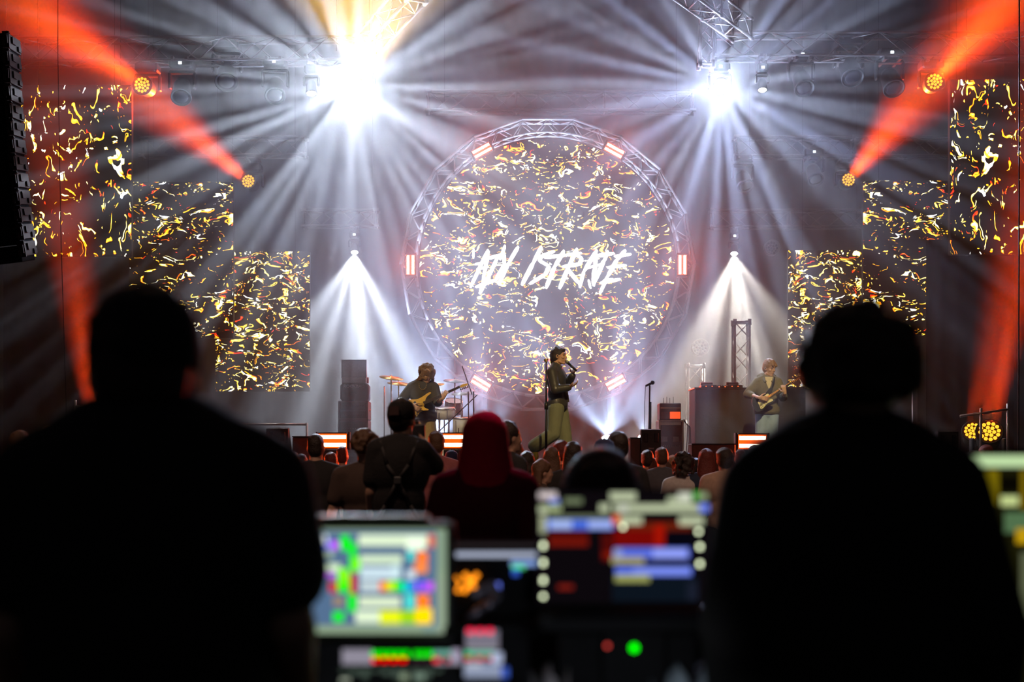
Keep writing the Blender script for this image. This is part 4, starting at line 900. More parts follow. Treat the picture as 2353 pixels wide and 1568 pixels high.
def text(s, size, loc, m, T, name='lettering', rx=90, ry=0, ext=.002):
    cu = bpy.data.curves.new(name, 'FONT'); cu.body = s; cu.size = size; cu.align_x = 'CENTER'; cu.align_y = 'CENTER'; cu.extrude = ext; cu.materials.append(m)
    tmp = bpy.data.objects.new('tmp', cu); col.objects.link(tmp); me = bpy.data.meshes.new_from_object(tmp.evaluated_get(bpy.context.evaluated_depsgraph_get())); bpy.data.objects.remove(tmp)
    o = bpy.data.objects.new(name, me); col.objects.link(o); o.rotation_euler = (R(rx), R(ry), 0); o.location = V(loc)-T.location if T else loc
    if T: o.parent = T
    return o
text('ROCKBAG', .075, (m_.x, d+.004, b.z-.055), mat('white print', (.8, .8, .8), .6), T)
a = at(785, 880.5, d); b = at(841, 828, d); m_ = (a+b)/2
T = thing('flight_case', 'pale open flight case on top of the amplifier stack', 'case', (m_.x, d+.2, a.z))
part('lower_tray', MB().box((m_.x, d+.2, a.z+.045), (b.x-a.x, .4, .09), bev=.008), PALE, T); part('raised_lid', MB().box((m_.x, d+.06, a.z+.09+(b.z-a.z-.09)/2), (b.x-a.x, .05, b.z-a.z-.10), bev=.008), PALE, T)
mb = MB().box((m_.x, d+.05, b.z), (b.x-a.x+.01, .08, .018)).box((b.x, d+.05, m_.z+.04), (.016, .08, b.z-a.z-.09)).box((a.x, d+.05, m_.z+.04), (.016, .08, b.z-a.z-.09)); part('edge_profile', mb, ALU, T)
part('latch', MB().box((b.x+.02, d+.1, a.z+.05), (.03, .05, .1), bev=.004), mat('orange latch', (.6, .15, .08), .5), T)
# drums
BRASS = mat('brass cymbal', (.85, .50, .12), .28, 1.); WSH = mat('white drum shell', (.62, .64, .68), .35)
def stand_legs(T, p, h, s=.22):
    part('stand_tube', MB().tube((p.x, p.y, ZS+.12), (p.x, p.y, h), .012), CHROME, T, True)
    for i in range(3): a = 2*PI*i/3+.4; part('leg', MB().tube((p.x, p.y, ZS+.25), (p.x+s*math.cos(a), p.y+s*math.sin(a), ZS+.01), .009), CHROME, T)
for (px, py, d, r, tilt, m, lab) in ((899, 869, 23.4, .20, 8, BRASS, 'brass cymbal glowing orange, the upper of the pair behind the bass player'), (916, 882, 23.8, .19, 6, BRASS, 'brass cymbal glowing orange, the lower of the pair behind the bass player'),
    (1045, 876, 23.5, .19, 4, WSH, 'pale cymbal above the bass neck'), (1060, 905, 23.2, .16, -3, WSH, 'pale cymbal below the bass headstock'), (1000, 885, 23.9, .16, -6, BRASS, 'brass cymbal showing beside the bass player\'s shoulder')):
    p = at(px, py, d); T = thing('cymbal', lab, 'cymbal', (p.x, p.y, ZS)); ax = V((math.sin(R(tilt)), -.22, 1))
    part('disc', MB().lathe([(.01, .03), (.035, .024), (.05, .012), (r, .0), (r, -.003), (.05, .006)], p, ax, 36), m, T, True); part('wing_nut', MB().tube(p, p+V((0, 0, .05)), .006), CHROME, T)
    stand_legs(T, p, p.z)
def drum(px, py, d, r, h, ax, lab, name, legs_=True):
    p = at(px, py, d); T = thing(name, lab, 'drum', (p.x, p.y, ZS)); ax = V(ax).normalized()
    part('shell', MB().lathe([(r, -h/2), (r, h/2)], p, ax, 32), WSH, T, True); part('drumhead', MB().lathe([(r*.97, h/2), (r*.97, h/2+.006)], p, ax, 32), mat('drumhead', (.75, .75, .72), .5), T)
    for s in (-1, 1): part('hoop', MB().lathe([(r*1.03, s*h/2-.012), (r*1.05, s*h/2), (r*1.03, s*h/2+.012), (r*.99, s*h/2)], p, ax, 32), CHROME, T, True)
    a = ax.orthogonal().normalized(); b = ax.cross(a)
    for i in range(6): q = p+(a*math.cos(PI*i/3)+b*math.sin(PI*i/3))*r*1.03; part('tension_lug', MB().tube(q-ax*h*.4, q+ax*h*.4, .007), CHROME, T)
    if legs_:
        for i in range(3): an = 2*PI*i/3; part('leg', MB().tube((p.x+r*math.cos(an), p.y+r*math.sin(an), p.z), (p.x+r*1.15*math.cos(an), p.y+r*1.15*math.sin(an), ZS+.01), .010), CHROME, T)
drum(1040, 1045, 23.7, .26, .38, (0, -1, .05), 'pale bass drum behind the lattice of stands', 'bass_drum')
drum(1022, 950, 23.3, .17, .16, (0, -.15, 1), 'pale snare drum beside the bass player\'s hip', 'snare_drum'); drum(1042, 935, 24.2, .15, .2, (.1, -.35, 1), 'pale tom drum behind the snare', 'tom_drum'); drum(1000, 940, 24.4, .15, .2, (-.1, -.35, 1), 'pale tom drum at the bass player\'s elbow', 'tom_drum')
drum(1068, 985, 23.2, .19, .34, (0, -.1, 1), 'pale floor tom beside the tilted strobe stand', 'floor_tom')
p = at(883, 1083, 23.0); T = thing('stand', 'thin chrome stand beside the cymbals with folded feet', 'stand', p); part('tube', MB().tube(p, at(883, 888, 23), .008), CHROME, T)
for i in range(3): a = 2*PI*i/3; part('leg', MB().tube(p+V((0, 0, .35)), p+V((.22*math.cos(a), .22*math.sin(a), .01)), .008), CHROME, T)
for (x0, x1, lab) in ((1078, 1062, 'tall boom stand beside the tilted strobe'), (1090, 1000, 'slanting boom stand crossing behind the red lit hood')):
    dd = 22.6 if x0 < 1085 else 22.0; p = at(x0, 1083, dd); q = at(x0-2, 900, dd); T = thing('boom_stand', lab, 'stand', p); part('tube', MB().tube(p, q, .010), BLK, T); part('boom_arm', MB().tube(q+V((.06, 0, -.05)), at(x1, 1000 if x1 < 1050 else 842, dd+.1), .008), BLK, T)
    for i in range(3): a = 2*PI*i/3; part('leg', MB().tube(p+V((0, 0, .25)), p+V((.25*math.cos(a), .25*math.sin(a), .01)), .009), BLK, T)
# microphone stand with cable near the flight case
b = at(1490, 1080, 20.5); t_ = at(1493, 886, 20.5); T = thing('microphone_stand', 'microphone on a slim stand with hanging cable above the wedge', 'microphone stand', b)
part('base', MB().lathe([(.13, 0), (.13, .015), (.03, .03)], b, (0, 0, 1)), BLK, T, True); part('tube', MB().tube(b, t_, .011), BLK, T, True); part('second_tube', MB().tube(at(1494, 1080, 20.5), at(1495, 924, 20.5), .013), BLK, T, True)
part('microphone', MB().tube(t_+V((-.06, 0, -.01)), t_+V((.02, 0, .03)), .014, .02).ell(t_+V((.04, 0, .04)), (.032,)*3), BLK, T, True)
pts = [t_+V((-.06, 0, -.01)), at(1483, 893, 20.5), at(1481, 930, 20.5), at(1481, 985, 20.5), at(1480, 1080, 20.5)]; part('cable', MB().path(pts, .004), BLK, T)
# rack with radio receivers beside it
d = 22.6; T, c, W, Hh = rack(1514, 966, 1571, 1084, d, 'tall grey flight case with cream edges beside the covered table', 'flight_case', zb=ZS, units=1, edge=WOODC)
for (x, y) in ((1527, 1010), (1553, 1010)):
    q = at(x, y, d-.02); part('butterfly_latch', MB().box(q, (.10, .02, .085), bev=.006).box(q+V((0, -.012, 0)), (.05, .015, .04)), ALU, T)
part('cream_strip', MB().box(at(1540, 974, d-.02), (.34, .02, .045)), WOODC, T)
a = at(1518, 965.5, d); b = at(1563, 927, d); m_ = (a+b)/2; T = thing('radio_rack', 'black radio receiver rack with an orange lit panel on the flight case', 'receiver', (m_.x, d+.2, a.z))
part('shell', MB().box((m_.x, d+.2, m_.z), (b.x-a.x+.03, .38, b.z-a.z), bev=.01), CASE, T); part('top_trim', MB().box((m_.x, d, b.z-.075), (b.x-a.x, .02, .02)), WOODC, T)
part('grille_panel', MB().box((a.x+.06, d, a.z+.07), (.10, .02, .12)), ALU, T); part('orange_panel', MB().box((b.x-.08, d-.004, a.z+.075), (.165, .02, .11)), glow('orange lamp panel', (1, .10, .02), 1.1), T)
for i, x in enumerate((1525, 1532, 1539, 1547)): q = at(x, 928, d+.1); part('antenna', MB().tube(q, q+V((0, 0, .09+.02*(i % 2))), .004), BLK, T)
for i in range(3):
    p0 = at(1571, 964+i*2, d-.03); pts = [p0, p0+V((.06+.02*i, -.02, -.10)), p0+V((.05+.03*i, -.03, -.35)), p0+V((.02+.02*i, -.04, -.72))]; single('hanging_cable', MB().path(pts, .007), BLK, ('inner', 'middle', 'outer')[i]+' dark cable drooping from the tall grey flight case', 'cable', pts[0])
# covered table with players
d = 23.5; a = at(1597, 1084, d); b = at(1852, 893, d); c = (a+b)/2; T = thing('table', 'table covered to the floor in black cloth behind the guitarist', 'table', (c.x, d+.4, ZS))
part('tablecloth', MB().box((c.x, d+.4, (ZS+b.z)/2), (b.x-a.x, .78, b.z-ZS), bev=.02), CLOTH, T); part('tabletop', MB().box((c.x, d+.4, b.z+.008), (b.x-a.x+.02, .80, .02)), BLK, T)
zt = b.z+.02
for (px, w, h, nm, lab) in ((1632, .26, .045, 'media_player', 'media player at the outer end of the covered table'), (1662, .18, .030, 'audio_mixer', 'low audio mixer between the two media players'), (1692, .26, .045, 'media_player', 'media player nearest the guitarist on the covered table')):
    x = at(px, 890, d).x; T = thing(nm, lab, 'audio player', (x, d+.3, zt)); part('chassis', MB().box((x, d+.3, zt+h/2), (w, .34, h), bev=.006), BLKP, T)
    if nm == 'media_player':
        part('jog_wheel', MB().lathe([(.09, 0), (.085, .012)], (x, d+.28, zt+h), (0, 0, 1), 24), ALU, T); part('screen', MB().box((x, d+.44, zt+h+.03), (.2, .05, .06), Matrix.Rotation(R(25), 3, 'X'), bev=.004), BLKP, T)
    else:
        for k in range(4): part('knob', MB().lathe([(.009, 0), (.008, .016)], (x-.06+.04*k, d+.2, zt+h), (0, 0, 1), 10), CHROME, T)
    for k in range(2): part('indicator', MB().box((x-.05+.1*k, d+.125, zt+h*.5), (.02, .006, .012)), glow('red indicator', (1, .12, .03), 2.5), T)
# wedges and boxes along the stage edge
def wedge(px, py0, px1, d, lab, back=True, m=WOODB, edge=None):
    a = at(px, 1084, d); b = at(px1, py0, d); W = b.x-a.x; h = b.z-ZS; cx = (a.x+b.x)/2; T = thing('monitor_speaker', lab, 'speaker', (cx, d+.2, ZS)); D = .42
    y0_, y1_ = d, d+D; prof = [V((0, y0_, ZS)), V((0, y0_+.03, ZS+h*.98)), V((0, y0_+.14, ZS+h)), V((0, y1_, ZS+h*.35)), V((0, y1_, ZS))]
    part('cabinet', MB().prism([q+V((cx-W/2, 0, 0)) for q in prof], V((W, 0, 0))), m, T)
    part('grille', MB().prism([V((cx-W*.44, y0_+.17, ZS+h*.985)), V((cx-W*.44, y1_-.0, ZS+h*.42)), V((cx+W*.44, y1_-.0, ZS+h*.42)), V((cx+W*.44, y0_+.17, ZS+h*.985))], V((0, .012, .012))), BLK, T)
    for s in (-1, 1): part('handle_recess', MB().box((cx+s*W*.27, y0_+.012, ZS+h*.80), (W*.2, .02, h*.2), bev=.004), BLK, T)
    if edge:
        part('edge_trim', MB().box((cx-W/2, y0_+.005, ZS+h/2), (.02, .02, h)).box((cx, y0_+.02, ZS+h), (W, .02, .02)).box((cx+W/2, y0_+.005, ZS+h/2), (.02, .02, h)), edge, T)
    part('logo_plate', MB().box((cx, y0_+.008, ZS+h*.55), (.07, .012, .02)), ALU, T)
    return T
REDW = mat('dark red painted wood', (.10, .04, .03), .7, bump=.2)
wedge(611, 983, 661, 18.4, 'dark wedge monitor with two grip holes beyond the pointing arm')
wedge(1474, 986, 1519, 18.4, 'dark wedge monitor with an orange glint under the slim microphone stand'); wedge(2156, 991, 2204, 18.4, 'pale edged wedge monitor near the twin floor lamps', edge=ALU)
for (x0, x1, y, lab) in ((672, 714, 1005, 'low dark box between the wedge and the cropped man'), (1449, 1473, 1008, 'low dark box beside the wedge under the microphone stand'), (1590, 1690, 1022, 'long low dark box at the stage edge before the covered table')):
    a = at(x0, 1084, 18.5); b = at(x1, y, 18.5); T = thing('stage_box', lab, 'box', ((a.x+b.x)/2, 18.7, ZS)); part('shell', MB().box(((a.x+b.x)/2, 18.7, (ZS+b.z)/2), (b.x-a.x, .4, b.z-ZS), bev=.01), REDW, T)
    part('lid', MB().box(((a.x+b.x)/2, 18.7, b.z+.006), (b.x-a.x+.01, .41, .015)), BLK, T)
p = at(1824, 1020, 18.6); T = thing('music_stand', 'thin white edged folding stand beyond the guitarist', 'stand', (p.x, p.y, ZS)); part('folded_leg', MB().tube(at(1822, 990, 18.6), at(1818, 1084, 18.6), .012), ALU, T); part('second_leg', MB().tube(at(1822, 990, 18.6), at(1829, 1084, 18.6), .012), ALU, T)
a = at(2098, 892, 21.0); b = at(2114, 795, 21.0); T = thing('column_speaker', 'narrow upright speaker with pale outline on a white post', 'speaker', ((a.x+b.x)/2, 21.1, ZS)); part('cabinet', MB().box(((a.x+b.x)/2, 21.1, (a.z+b.z)/2), (b.x-a.x, .14, b.z-a.z), bev=.008), BLKP, T)
part('outline', MB().box((b.x, 21.02, (a.z+b.z)/2), (.012, .02, b.z-a.z)).box(((a.x+b.x)/2, 21.02, b.z), (b.x-a.x, .02, .012)).box(((a.x+b.x)/2, 21.02, a.z), (b.x-a.x, .02, .012)), ALU, T)
part('post', MB().box(((a.x+b.x)/2, 21.1, (ZS+a.z)/2), (.07, .06, a.z-ZS)), PALE, T)
# railings
STEEL = mat('galvanised tube', (.5, .42, .35), .35, .8)
for (lab, d, posts, rails) in (('railing with a slanting top bar in the orange floor beam', 19.0, ((173, 920),), ((172, 934, 250, 944),)),
    ('low railing behind the pointing hand', 22.5, ((487, 962), (560, 972), (705, 972)), ((487, 975, 706, 976),)),
    ('railing behind the shaved head by the white post', 21.4, ((2068, 967), (2030, 975)), ((2030, 979, 2112, 973),)),
    ('railing in front of the twin floor lamps', 18.9, ((2316, 928), (2254, 938)), ((2206, 957, 2318, 941),))):
    T = thing('stage_railing', lab, 'railing', at(posts[0][0], 1084, d))
    for (x, y) in posts: part('post', MB().tube(at(x, 1085, d), at(x, y, d), .018), STEEL, T, True)
    for (x0, y0, x1, y1) in rails: part('rail', MB().tube(at(x0, y0, d), at(x1, y1, d), .018), STEEL, T, True)
# hanging cables beside the screens
for (x0, y0, x1, y1, d, lab) in ((133, 130, 152, 925, 20, 'thin dark cable hanging in front of the tall screen'), (2342, 80, 2340, 1060, 19, 'thick dark cable bundle hanging at the frame edge'), (15, 600, 14, 1060, 25.2, 'thin pale cord down the masking curtain under the speaker array'), (277, 592, 276, 800, 25.2, 'thin pale cord down the masking curtain under the stepped screens')):
    pts = [V((at(x0, y0, d).x, d, 14.4)), at(x0, y0, d), at(x0+(x1-x0)*.4, y0+(y1-y0)*.55, d), at(x1, y1, d), V((at(x1, y1, d).x, d, ZS))]; single('hanging_cable', MB().path(pts, .010 if x0 > 2000 else .006), BLK, lab, 'cable', pts[1])
# speaker array
T = thing('line_array_speaker', 'tall curved speaker array hanging at the frame edge beside the tall screen', 'speaker', at(-10, 70, 18)); BR = mat('weathered bracket', (.035, .024, .020), .9, .0, bump=.2)
NA = 13
for i in range(NA):
    u = i/NA; y0_ = 70+528*i/NA; y1_ = 70+528*(i+1)/NA; k = lambda y: 20+40*((y-70)/528)**1.6
    ang = R(4+8*u); c = at((k(y0_)+k(y1_))/2-50, (y0_+y1_)/2, 18); h = (y1_-y0_)*18/F*.94; Rm = Matrix.Rotation(ang, 3, 'X') @ Matrix.Rotation(-R(2+5*u), 3, 'Y')
    cb = part('cabinet', MB().box(c+V((-.02, .3, 0)), (.46, .5, h), Rm, bev=.01), DKM, T)
    e = c+Rm @ V((.225, .04, 0)); part('side_bracket', MB().box(e, (.085, .03, h*.98), Rm).box(e+Rm @ V((.0, .30, 0)), (.025, .42, h*.86), Rm).box(e+Rm @ V((.018, .22, h*.12)), (.03, .12, h*.4), Rm).box(e+Rm @ V((.018, .42, -h*.2)), (.03, .10, h*.3), Rm).box(e+Rm @ V((.01, -.03, h*.3)), (.10, .05, .02), Rm @ Matrix.Rotation(R(-18), 3, 'Y')).box(e+Rm @ V((-.02, -.03, -h*.2)), (.03, .05, h*.35), Rm).box(e+Rm @ V((.025, -.02, 0)), (.015, .06, h*.5), Rm), BR, cb)
part('hoist_chain', MB().tube(at(-10, 70, 18), V((at(-10, 70, 18).x, 18, 14.45)), .015), BLK, T)

# ------------------------------------------------------------ the control desk in front of the camera
DK = mat('desk black', (.012, .012, .012), .95, spec=.05)
T = thing('control_desk', 'black control desk carrying the consoles and laptops', 'desk', (0, 3.1, 0))
part('desk_top', MB().box((0, 3.1, .90), (3.4, .95, .04), bev=.01), DK, T)
for x in (-1.6, 1.6):
    for y in (2.75, 3.45): part('leg', MB().box((x, y, .44), (.06, .06, .88)), DK, T)
part('front_panel', MB().box((0, 3.53, .45), (3.3, .03, .86)), DK, T)
def uimat(name, s=1.):
    if name in MATS: return MATS[name]
    m = bpy.data.materials.new(name); MATS[name] = m; m.use_nodes = True; t = m.node_tree; t.nodes.clear()
    a = t.nodes.new('ShaderNodeAttribute'); a.attribute_name = 'ui'; e = t.nodes.new('ShaderNodeEmission'); e.inputs[1].default_value = s; o = t.nodes.new('ShaderNodeOutputMaterial')
    t.links.new(a.outputs['Color'], e.inputs[0]); t.links.new(e.outputs[0], o.inputs[0]); m.cycles.emission_sampling = 'NONE'; return m
def lin(c): return [((x/255+.055)/1.055)**2.4 if x > 10 else x/255/12.9 for x in c]
def ui(name, rects, d, T, zf, tilt=0., label=None, k=1., y_ref=None):
    """glowing areas of a screen or key panel: rectangles with a colour in the screen's own plane"""
    vs = []; fs = []; cs = []; yr = y_ref
    for i, (x0, y0, x1, y1, c) in enumerate(rects):
        q = [zf(x0, y0), zf(x1, y0), zf(x1, y1), zf(x0, y1)]; n = len(vs)
        for (x, y) in q: vs.append(at(x, y, d-.0006*(i+1)))
        fs.append([n, n+1, n+2, n+3]); cs.append([v*k for v in (lin(c[:3]) if len(c) == 3 else [v*c[3] for v in lin(c[:3])])])
    me = bpy.data.meshes.new(name); me.from_pydata([v-T.location for v in vs], [], fs); me.materials.append(uimat('screen content')); at_ = me.color_attributes.new('ui', 'FLOAT_COLOR', 'CORNER')
    for p_, c in zip(me.polygons, cs):
        for l in p_.loop_indices: at_.data[l].color = (*c, 1)
    o = bpy.data.objects.new(name, me); col.objects.link(o); o.parent = T
    if label: o['label'] = label
    return o
z2 = lambda x, y: (700+x/2.904, 1028+y/2.904); z3 = lambda x, y: (1200+x/2.904, 1028+y/2.904); ident = lambda x, y: (x, y)
G = (0, 225, 0); LG = (120, 235, 20); PW = (205, 222, 190); PB = (190, 205, 215); BG = (75, 100, 130); OR = (250, 120, 20); YL = (235, 225, 10); RD = (190, 20, 30); CY = (70, 205, 200); PU = (190, 80, 230); BL = (40, 80, 220)
d = 2.8
# left: lighting console with its touch screen
a = at(640, 1470, d); b = at(1045, 1212, d); T = thing('lighting_console', 'lighting console with a bright touch screen full of coloured cells', 'console', at(850, 1560, d+.25))
part('screen_housing', MB().box(((a.x+b.x)/2, d+.03, (a.z+b.z)/2), (b.x-a.x, .05, b.z-a.z+.02), bev=.01), BLKP, T)
rs = [(-120, 545, 945, 1245, (125, 145, 120)), (-120, 560, 880, 1190, BG)]
rs += [(360, 585, 860, 660, PW), (680, 600, 800, 690, (225, 240, 215)), (820, 585, 870, 670, (200, 100, 80)), (80, 585, 150, 650, (225, 235, 240)), (80, 655, 145, 690, BL), (150, 625, 185, 685, (130, 110, 240)), (185, 630, 235, 680, PU), (240, 590, 300, 690, G),
    (110, 690, 190, 740, (150, 170, 150)), (300, 640, 345, 820, G), (320, 740, 370, 830, LG), (370, 720, 650, 780, (195, 215, 185)), (690, 690, 730, 760, CY), (750, 700, 820, 770, OR), (730, 775, 820, 840, (235, 130, 60)),
    (140, 780, 240, 830, (200, 220, 185)), (150, 840, 210, 870, PU), (220, 810, 300, 960, LG), (370, 800, 640, 880, (185, 205, 215)), (580, 790, 640, 880, (190, 215, 220)), (680, 820, 740, 880, PB), (165, 900, 215, 970, RD), (235, 900, 290, 970, G), (305, 850, 345, 980, (190, 10, 30)),
    (370, 890, 500, 970, (175, 190, 195)), (500, 900, 545, 960, OR), (545, 895, 600, 960, (200, 230, 10)), (600, 895, 650, 960, G), (650, 900, 700, 970, (20, 190, 190)), (700, 900, 745, 960, (30, 110, 220)), (745, 900, 860, 960, PU), (760, 885, 800, 950, BL),
    (190, 1000, 260, 1060, (140, 120, 100)), (290, 980, 345, 1100, G), (360, 1000, 640, 1070, (200, 215, 185)), (670, 980, 735, 1080, CY), (750, 985, 830, 1070, OR), (190, 1100, 260, 1165, G), (340, 1090, 500, 1175, PW), (500, 1090, 640, 1180, (215, 225, 20)), (640, 1090, 740, 1180, (150, 200, 20)), (740, 1075, 850, 1180, (250, 210, 0)),
    (790, 1190, 900, 1230, (110, 135, 130)), (885, 560, 935, 820, (120, 140, 120)), (885, 870, 930, 1240, (130, 145, 125))]
ui('touch_screen', rs, d, T, z2, label='bright touch screen with green, white, yellow and orange cells', k=1.3)
part('top_ledge', MB().box(at(842, 1200, d+.03), (.245, .05, .028), bev=.004), mat('reflecting ledge', (.22, .23, .19), .4, .5), T, label='ledge above the screen with its pale reflection painted in')  # pale colour stands in for the reflection on this top edge
rl = random.Random(4); ui('ledge_reflection', [(700+i*5.2, 1189, 703+i*5.2+rl.random()*2, 1213, [v*rl.uniform(.4, 1.1) for v in (95, 105, 85)]) for i in range(54)], d-.002, T, ident, label='row of dim lit marks on the ledge') if False else None
z_ = at(850, 1545, d); part('control_surface', MB().box((at(860, 1500, d).x, d+.12, .975), (.36, .40, .09), Matrix.Rotation(R(12), 3, 'X'), bev=.01), DKM, T)
rs = [(250, 1350, 450, 1450, (150, 145, 160))]  # pale box is no lamp; its brightness is painted as emission
for i in range(5): rs.append((448+i*52, 1362, 490+i*52, 1398, (0, 235, 0, 1.6)))
for i in range(3): rs.append((728+i*44, 1362, 766+i*44, 1398, (0, 235, 0, 1.6)))
for i in range(4): rs.append((450+i*62, 1408, 488+i*62, 1436, (255, 0, 0, 2.0)))
rs += [(858, 1408, 905, 1436, (235, 10, 20, 1.6)), (860, 1360, 1000, 1395, (120, 190, 170)), (950, 1408, 965, 1436, (200, 20, 40, 2)), (980, 1350, 1040, 1450, (175, 165, 190)), (700, 1400, 850, 1440, (50, 30, 40)), (870, 1436, 1040, 1452, (150, 145, 160))]
ui('button_row', rs, d-.10, T, z2, label='row of green and red lit keys', k=.9)
rs = [(240+i*70, 1480, 285+i*70, 1500+20*(i % 3), (70, 85, 75)) for i in range(10)]+[(640, 1510, 690, 1560, (130, 145, 120)), (730, 1510, 800, 1560, (110, 130, 115)), (240, 1545, 300, 1568, (170, 180, 160))]
ui('fader_marks', rs, d-.14, T, z2, label='dim key markings')
# small panel with red keys next to it
p = at(1120, 1545, d); T = thing('fader_wing', 'small pale fader wing with red and green lit keys', 'console', (p.x, d+.1, .92)); part('chassis', MB().box((p.x, d+.10, .965), (.12, .3, .09), Matrix.Rotation(R(20), 3, 'X'), bev=.008), DKM, T)
rs = [(1075, 1220, 1295, 1350, (120, 115, 130)), (1085, 1335, 1280, 1350, (150, 150, 155))]+[(1085+i*65, 1212, 1125+i*65, 1245, (255, 20, 70, 1.6)) for i in range(3)]+[(1070, 1362, 1270, 1396, (110, 190, 165)), (1070, 1365, 1110, 1395, (0, 220, 140))]+[(1070+i*75, 1402, 1115+i*75, 1425, (215, 10, 40, 1.5)) for i in range(3)]  # panel behind the keys glows; light on it painted as emission
rs += [(1065, 1440, 1310, 1540, (140, 150, 175)), (1250, 1370, 1320, 1440, (175, 185, 215)), (1310, 1470, 1360, 1540, (60, 90, 190)), (1080, 1440, 1180, 1470, (190, 195, 210))]
ui('glowing_key_panel', rs, d-.08, T, z2, label='pale glowing panel with red and green lit keys')
# middle laptop
d2 = 3.0; a = at(1030, 1415, d2); b = at(1240, 1245, d2); T = thing('laptop', 'dark laptop showing an orange letter mark between the two big screens', 'laptop', at(1135, 1500, d2+.1))
part('lid', MB().box(((a.x+b.x)/2, d2+.02, (a.z+b.z)/2), (b.x-a.x, .02, b.z-a.z), bev=.004), DKM, T); part('keyboard_deck', MB().box(((a.x+b.x)/2, d2-.10, a.z-.01), (b.x-a.x, .22, .02), bev=.004), DKM, T)
part('riser', MB().box(((a.x+b.x)/2, d2-.08, (.92+a.z-.02)/2), (b.x-a.x-.05, .18, a.z-.02-.92)), DKM, T)
rs = [(1000, 640, 1555, 668, (38, 32, 34)), (1010, 700, 1550, 735, (170, 178, 200)), (1375, 755, 1560, 795, (130, 160, 220)), (1385, 785, 1470, 815, (80, 220, 140)), (1385, 815, 1430, 860, (50, 90, 200)), (1265, 905, 1305, 945, (110, 130, 255, 1.2))]
ui('screen', rs, d2, T, z2, label='dark screen with a pale title bar')
mb = MB(); O_ = lambda x, y: at(*z2(x, y), d2-.004)
def bar(x0, y0, x1, y1, w): dv = V((x1-x0, y1-y0)).normalized(); n = V((-dv.y, dv.x))*w; mb.prism([O_(x0+n.x, y0+n.y), O_(x1+n.x, y1+n.y), O_(x1-n.x, y1-n.y), O_(x0-n.x, y0-n.y)], V((0, .002, 0)))
bar(1065, 845, 1155, 970, 15); bar(1155, 845, 1060, 970, 15); bar(1005, 865, 1040, 905, 8); bar(1040, 905, 1012, 962, 8); bar(1010, 965, 1045, 965, 6)
part('letter_mark', mb, glow('orange screen letter', (1, .28, .01), 2.0), T, label='orange X shaped letter mark')
# right: laptop with timeline
d3 = 2.8; a = at(1236, 1392, d3); b = at(1634, 1126, d3); T = thing('laptop', 'large laptop showing rows of white icons and blue bars', 'laptop', at(1435, 1500, d3+.1))
part('lid', MB().box(((a.x+b.x)/2, d3+.02, (a.z+b.z)/2), (b.x-a.x, .02, b.z-a.z), bev=.004), DKM, T); part('keyboard_deck', MB().box(((a.x+b.x)/2, d3-.11, a.z-.015), (b.x-a.x, .24, .02), bev=.004), DKM, T)
part('riser', MB().box(((a.x+b.x)/2, d3-.03, (.92+a.z-.025)/2), (b.x-a.x-.08, .08, a.z-.025-.92)), DKM, T)
LW = (190, 200, 165); rs = [(95, 295, 1250, 1040, (12, 8, 12)), (180, 560, 440, 620, (85, 12, 8)), (180, 620, 440, 660, (120, 22, 10)), (610, 555, 960, 660, (120, 8, 5)), (700, 500, 1130, 555, (105, 30, 12)), (530, 580, 600, 760, (80, 10, 8)), (880, 520, 950, 660, (165, 20, 5)), (540, 700, 600, 740, (130, 25, 8)), (950, 580, 1140, 660, (6, 6, 16)), (600, 860, 1170, 1030, (12, 20, 30))]
rs += [(110, 300, 230, 345, (220, 205, 205)), (180, 345, 245, 380, (110, 135, 225)), (280, 340, 400, 380, (110, 122, 92)), (585, 302, 760, 358, LW), (515, 380, 580, 430, LW), (610, 382, 1230, 432, LW), (645, 385, 705, 432, (215, 220, 200)), (970, 335, 1130, 375, LW), (1040, 305, 1130, 360, (215, 220, 200)), (1140, 300, 1180, 350, (20, 170, 20)), (1175, 305, 1235, 350, (150, 165, 125)), (1180, 380, 1245, 430, (120, 140, 250)),
    (110, 390, 260, 430, (170, 185, 135)), (175, 455, 590, 480, (110, 120, 95)), (150, 485, 610, 550, (75, 110, 225)), (185, 490, 330, 545, (170, 190, 245)), (440, 490, 600, 545, (160, 180, 245)), (600, 455, 665, 515, (235, 95, 40)), (650, 460, 800, 515, LW), (1045, 465, 1210, 520, LW)]
rs += [(112, 395+0*i, 165, 440, LW) for i in range(1)]+[(118, y, 162, y+60, (175, 182, 148)) for y in (455, 515)]+[(x, y, x+24, y+34, (*LW, 5)) for (x, y) in ((128, 640), (128, 755), (128, 872))]+[(x, y, x+24, y+24, (*LW, 5.5)) for (x, y) in ((128, 985), (1165, 552), (660, 520))]+[(x, y, x+26, y+30, (*LW, 5)) for (x, y) in ((1172, 650), (1172, 765))]
rs += [(615, 672, 1115, 745, (90, 110, 225)), (870, 680, 1100, 740, (150, 165, 255)), (595, 735, 815, 780, (165, 160, 110)), (620, 800, 1130, 858, (90, 115, 235)), (740, 800, 1120, 855, (125, 145, 250)), (620, 850, 850, 900, (160, 165, 95)), (610, 680, 665, 740, (150, 160, 215)), (240, 920, 340, 950, (130, 30, 20)), (1100, 900, 1170, 1020, (25, 30, 45))]
ui('screen', rs, d3, T, z3, label='dark screen with white icons and blue bars', k=.95)
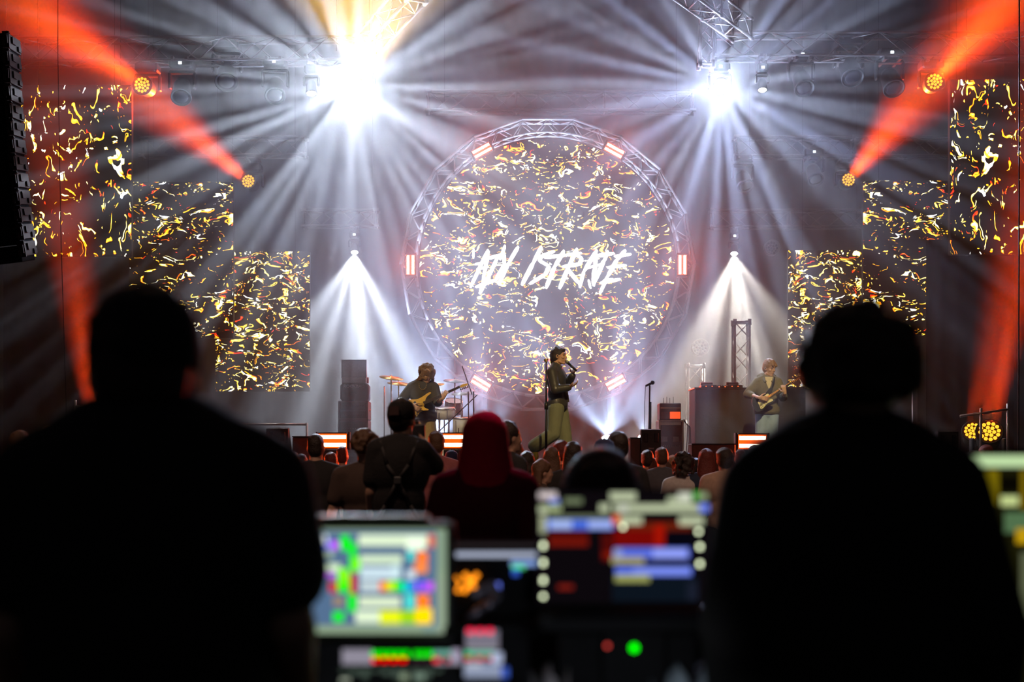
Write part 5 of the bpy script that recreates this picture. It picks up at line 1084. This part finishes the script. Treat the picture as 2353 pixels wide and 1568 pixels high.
# far right monitor
a = at(2212, 1600, 2.85); b = at(2420, 1040, 2.85); T = thing('monitor', 'monitor cut by the frame edge with a pale green bar along its top', 'monitor', at(2310, 1600, 2.9))
part('housing', MB().box(((a.x+b.x)/2, 2.88, (a.z+b.z)/2), (b.x-a.x+.02, .03, b.z-a.z+.01), bev=.005), DKM, T); part('foot', MB().box(((a.x+b.x)/2, 2.92, .94), (.10, .12, .05)), DKM, T)
rs = [(2212, 1044, 2415, 1600, (25, 24, 6)), (2215, 1047, 2415, 1074, (190, 220, 165)), (2225, 1088, 2268, 1125, (110, 120, 45)), (2240, 1092, 2265, 1130, (175, 190, 130)), (2268, 1080, 2295, 1160, (115, 100, 8)), (2296, 1095, 2345, 1130, (8, 6, 2)), (2300, 1140, 2340, 1163, (195, 210, 140)), (2345, 1080, 2360, 1170, (120, 100, 10)), (2308, 1178, 2415, 1225, (80, 110, 75)), (2335, 1215, 2415, 1250, (190, 150, 15)), (2345, 1270, 2415, 1420, (90, 95, 70))]
ui('screen', rs, 2.85, T, ident, label='yellow green screen content')
# small things glinting on the desk
p = at(1458, 1491, 2.652); T = thing('desk_hub', 'black box with a green power light under the large laptop', 'box', (p.x, 2.69, .92)); part('case', MB().box((p.x, 2.69, (.92+p.z+.03)/2), (.12, .06, p.z+.03-.92), bev=.006), DKM, T)
part('power_light', MB().lathe([(.0075, 0), (.006, .004)], (p.x, 2.660, p.z), (0, -1, 0), 16), glow('green power light', (0, .75, .0), 3.0), T, label='green power light')
part('red_light', MB().lathe([(.004, 0), (.003, .003)], (p.x-.05, 2.660, p.z+.004), (0, -1, 0), 12), glow('dim red light', (.6, .05, .04), 2.0), T, label='dim red light')
for (px, py, w, h, c, lab) in ((1560, 1553, .075, .03, (.45, .55, .62), 'pale blue folded paper at the bottom edge beside the curly operator'), (1265, 1552, .05, .03, (.42, .38, .40), 'crumpled pale wrapper at the bottom edge under the middle laptop'), (640, 1556, .04, .05, (.35, .38, .36), 'pale slip of paper at the bottom edge by the capped operator\'s elbow')):
    p = at(px, py, 2.66); z0 = .92
    mb = MB(); rr = random.Random(px); n = 6; vs = [V((p.x+(i/n-.5)*w*1.4, 2.68+(j/n-.5)*.10, z0+.004+(p.z-z0+.02)*(.55+.45*math.sin(i*1.7+j))*math.sin(PI*(j+.5)/(n+1)))) for j in range(n+1) for i in range(n+1)]
    mb.add(vs, [[j*(n+1)+i, j*(n+1)+i+1, (j+1)*(n+1)+i+1, (j+1)*(n+1)+i] for j in range(n) for i in range(n)]); single('paper', mb, mat('paper %d' % px, c, .8), lab, 'paper', (p.x, 2.68, z0), smooth=True)
# gooseneck lamp curving over the fader wing
pts = [at(1062, 1470, 2.95), at(1075, 1425, 2.94), at(1105, 1400, 2.93), at(1135, 1385, 2.92), at(1145, 1365, 2.9), at(1130, 1352, 2.88)]
pts = [V((pts[0].x, pts[0].y, .92))]+pts; T = thing('gooseneck_lamp', 'curved grey gooseneck lamp over the fader wing', 'lamp', pts[0])
part('neck', MB().path(pts, .009, 8), mat('grey flexible tube', (.35, .32, .40), .4, .5), T, True); part('lamp_head', MB().tube(pts[-1], pts[-1]+V((-.03, -.03, -.008)), .014, .012, 12, round_=True), mat('grey flexible tube', (.35, .32, .40)), T, True); part('base', MB().lathe([(.03, 0), (.03, .015)], V(pts[0])), BLKP, T)
spot('desk_fill', (.15, 1.8, 1.22), (.15, 2.75, .98), 6, (.85, .9, 1), 44, .9)  # unseen fill added in front to brighten the papers, not the gooseneck
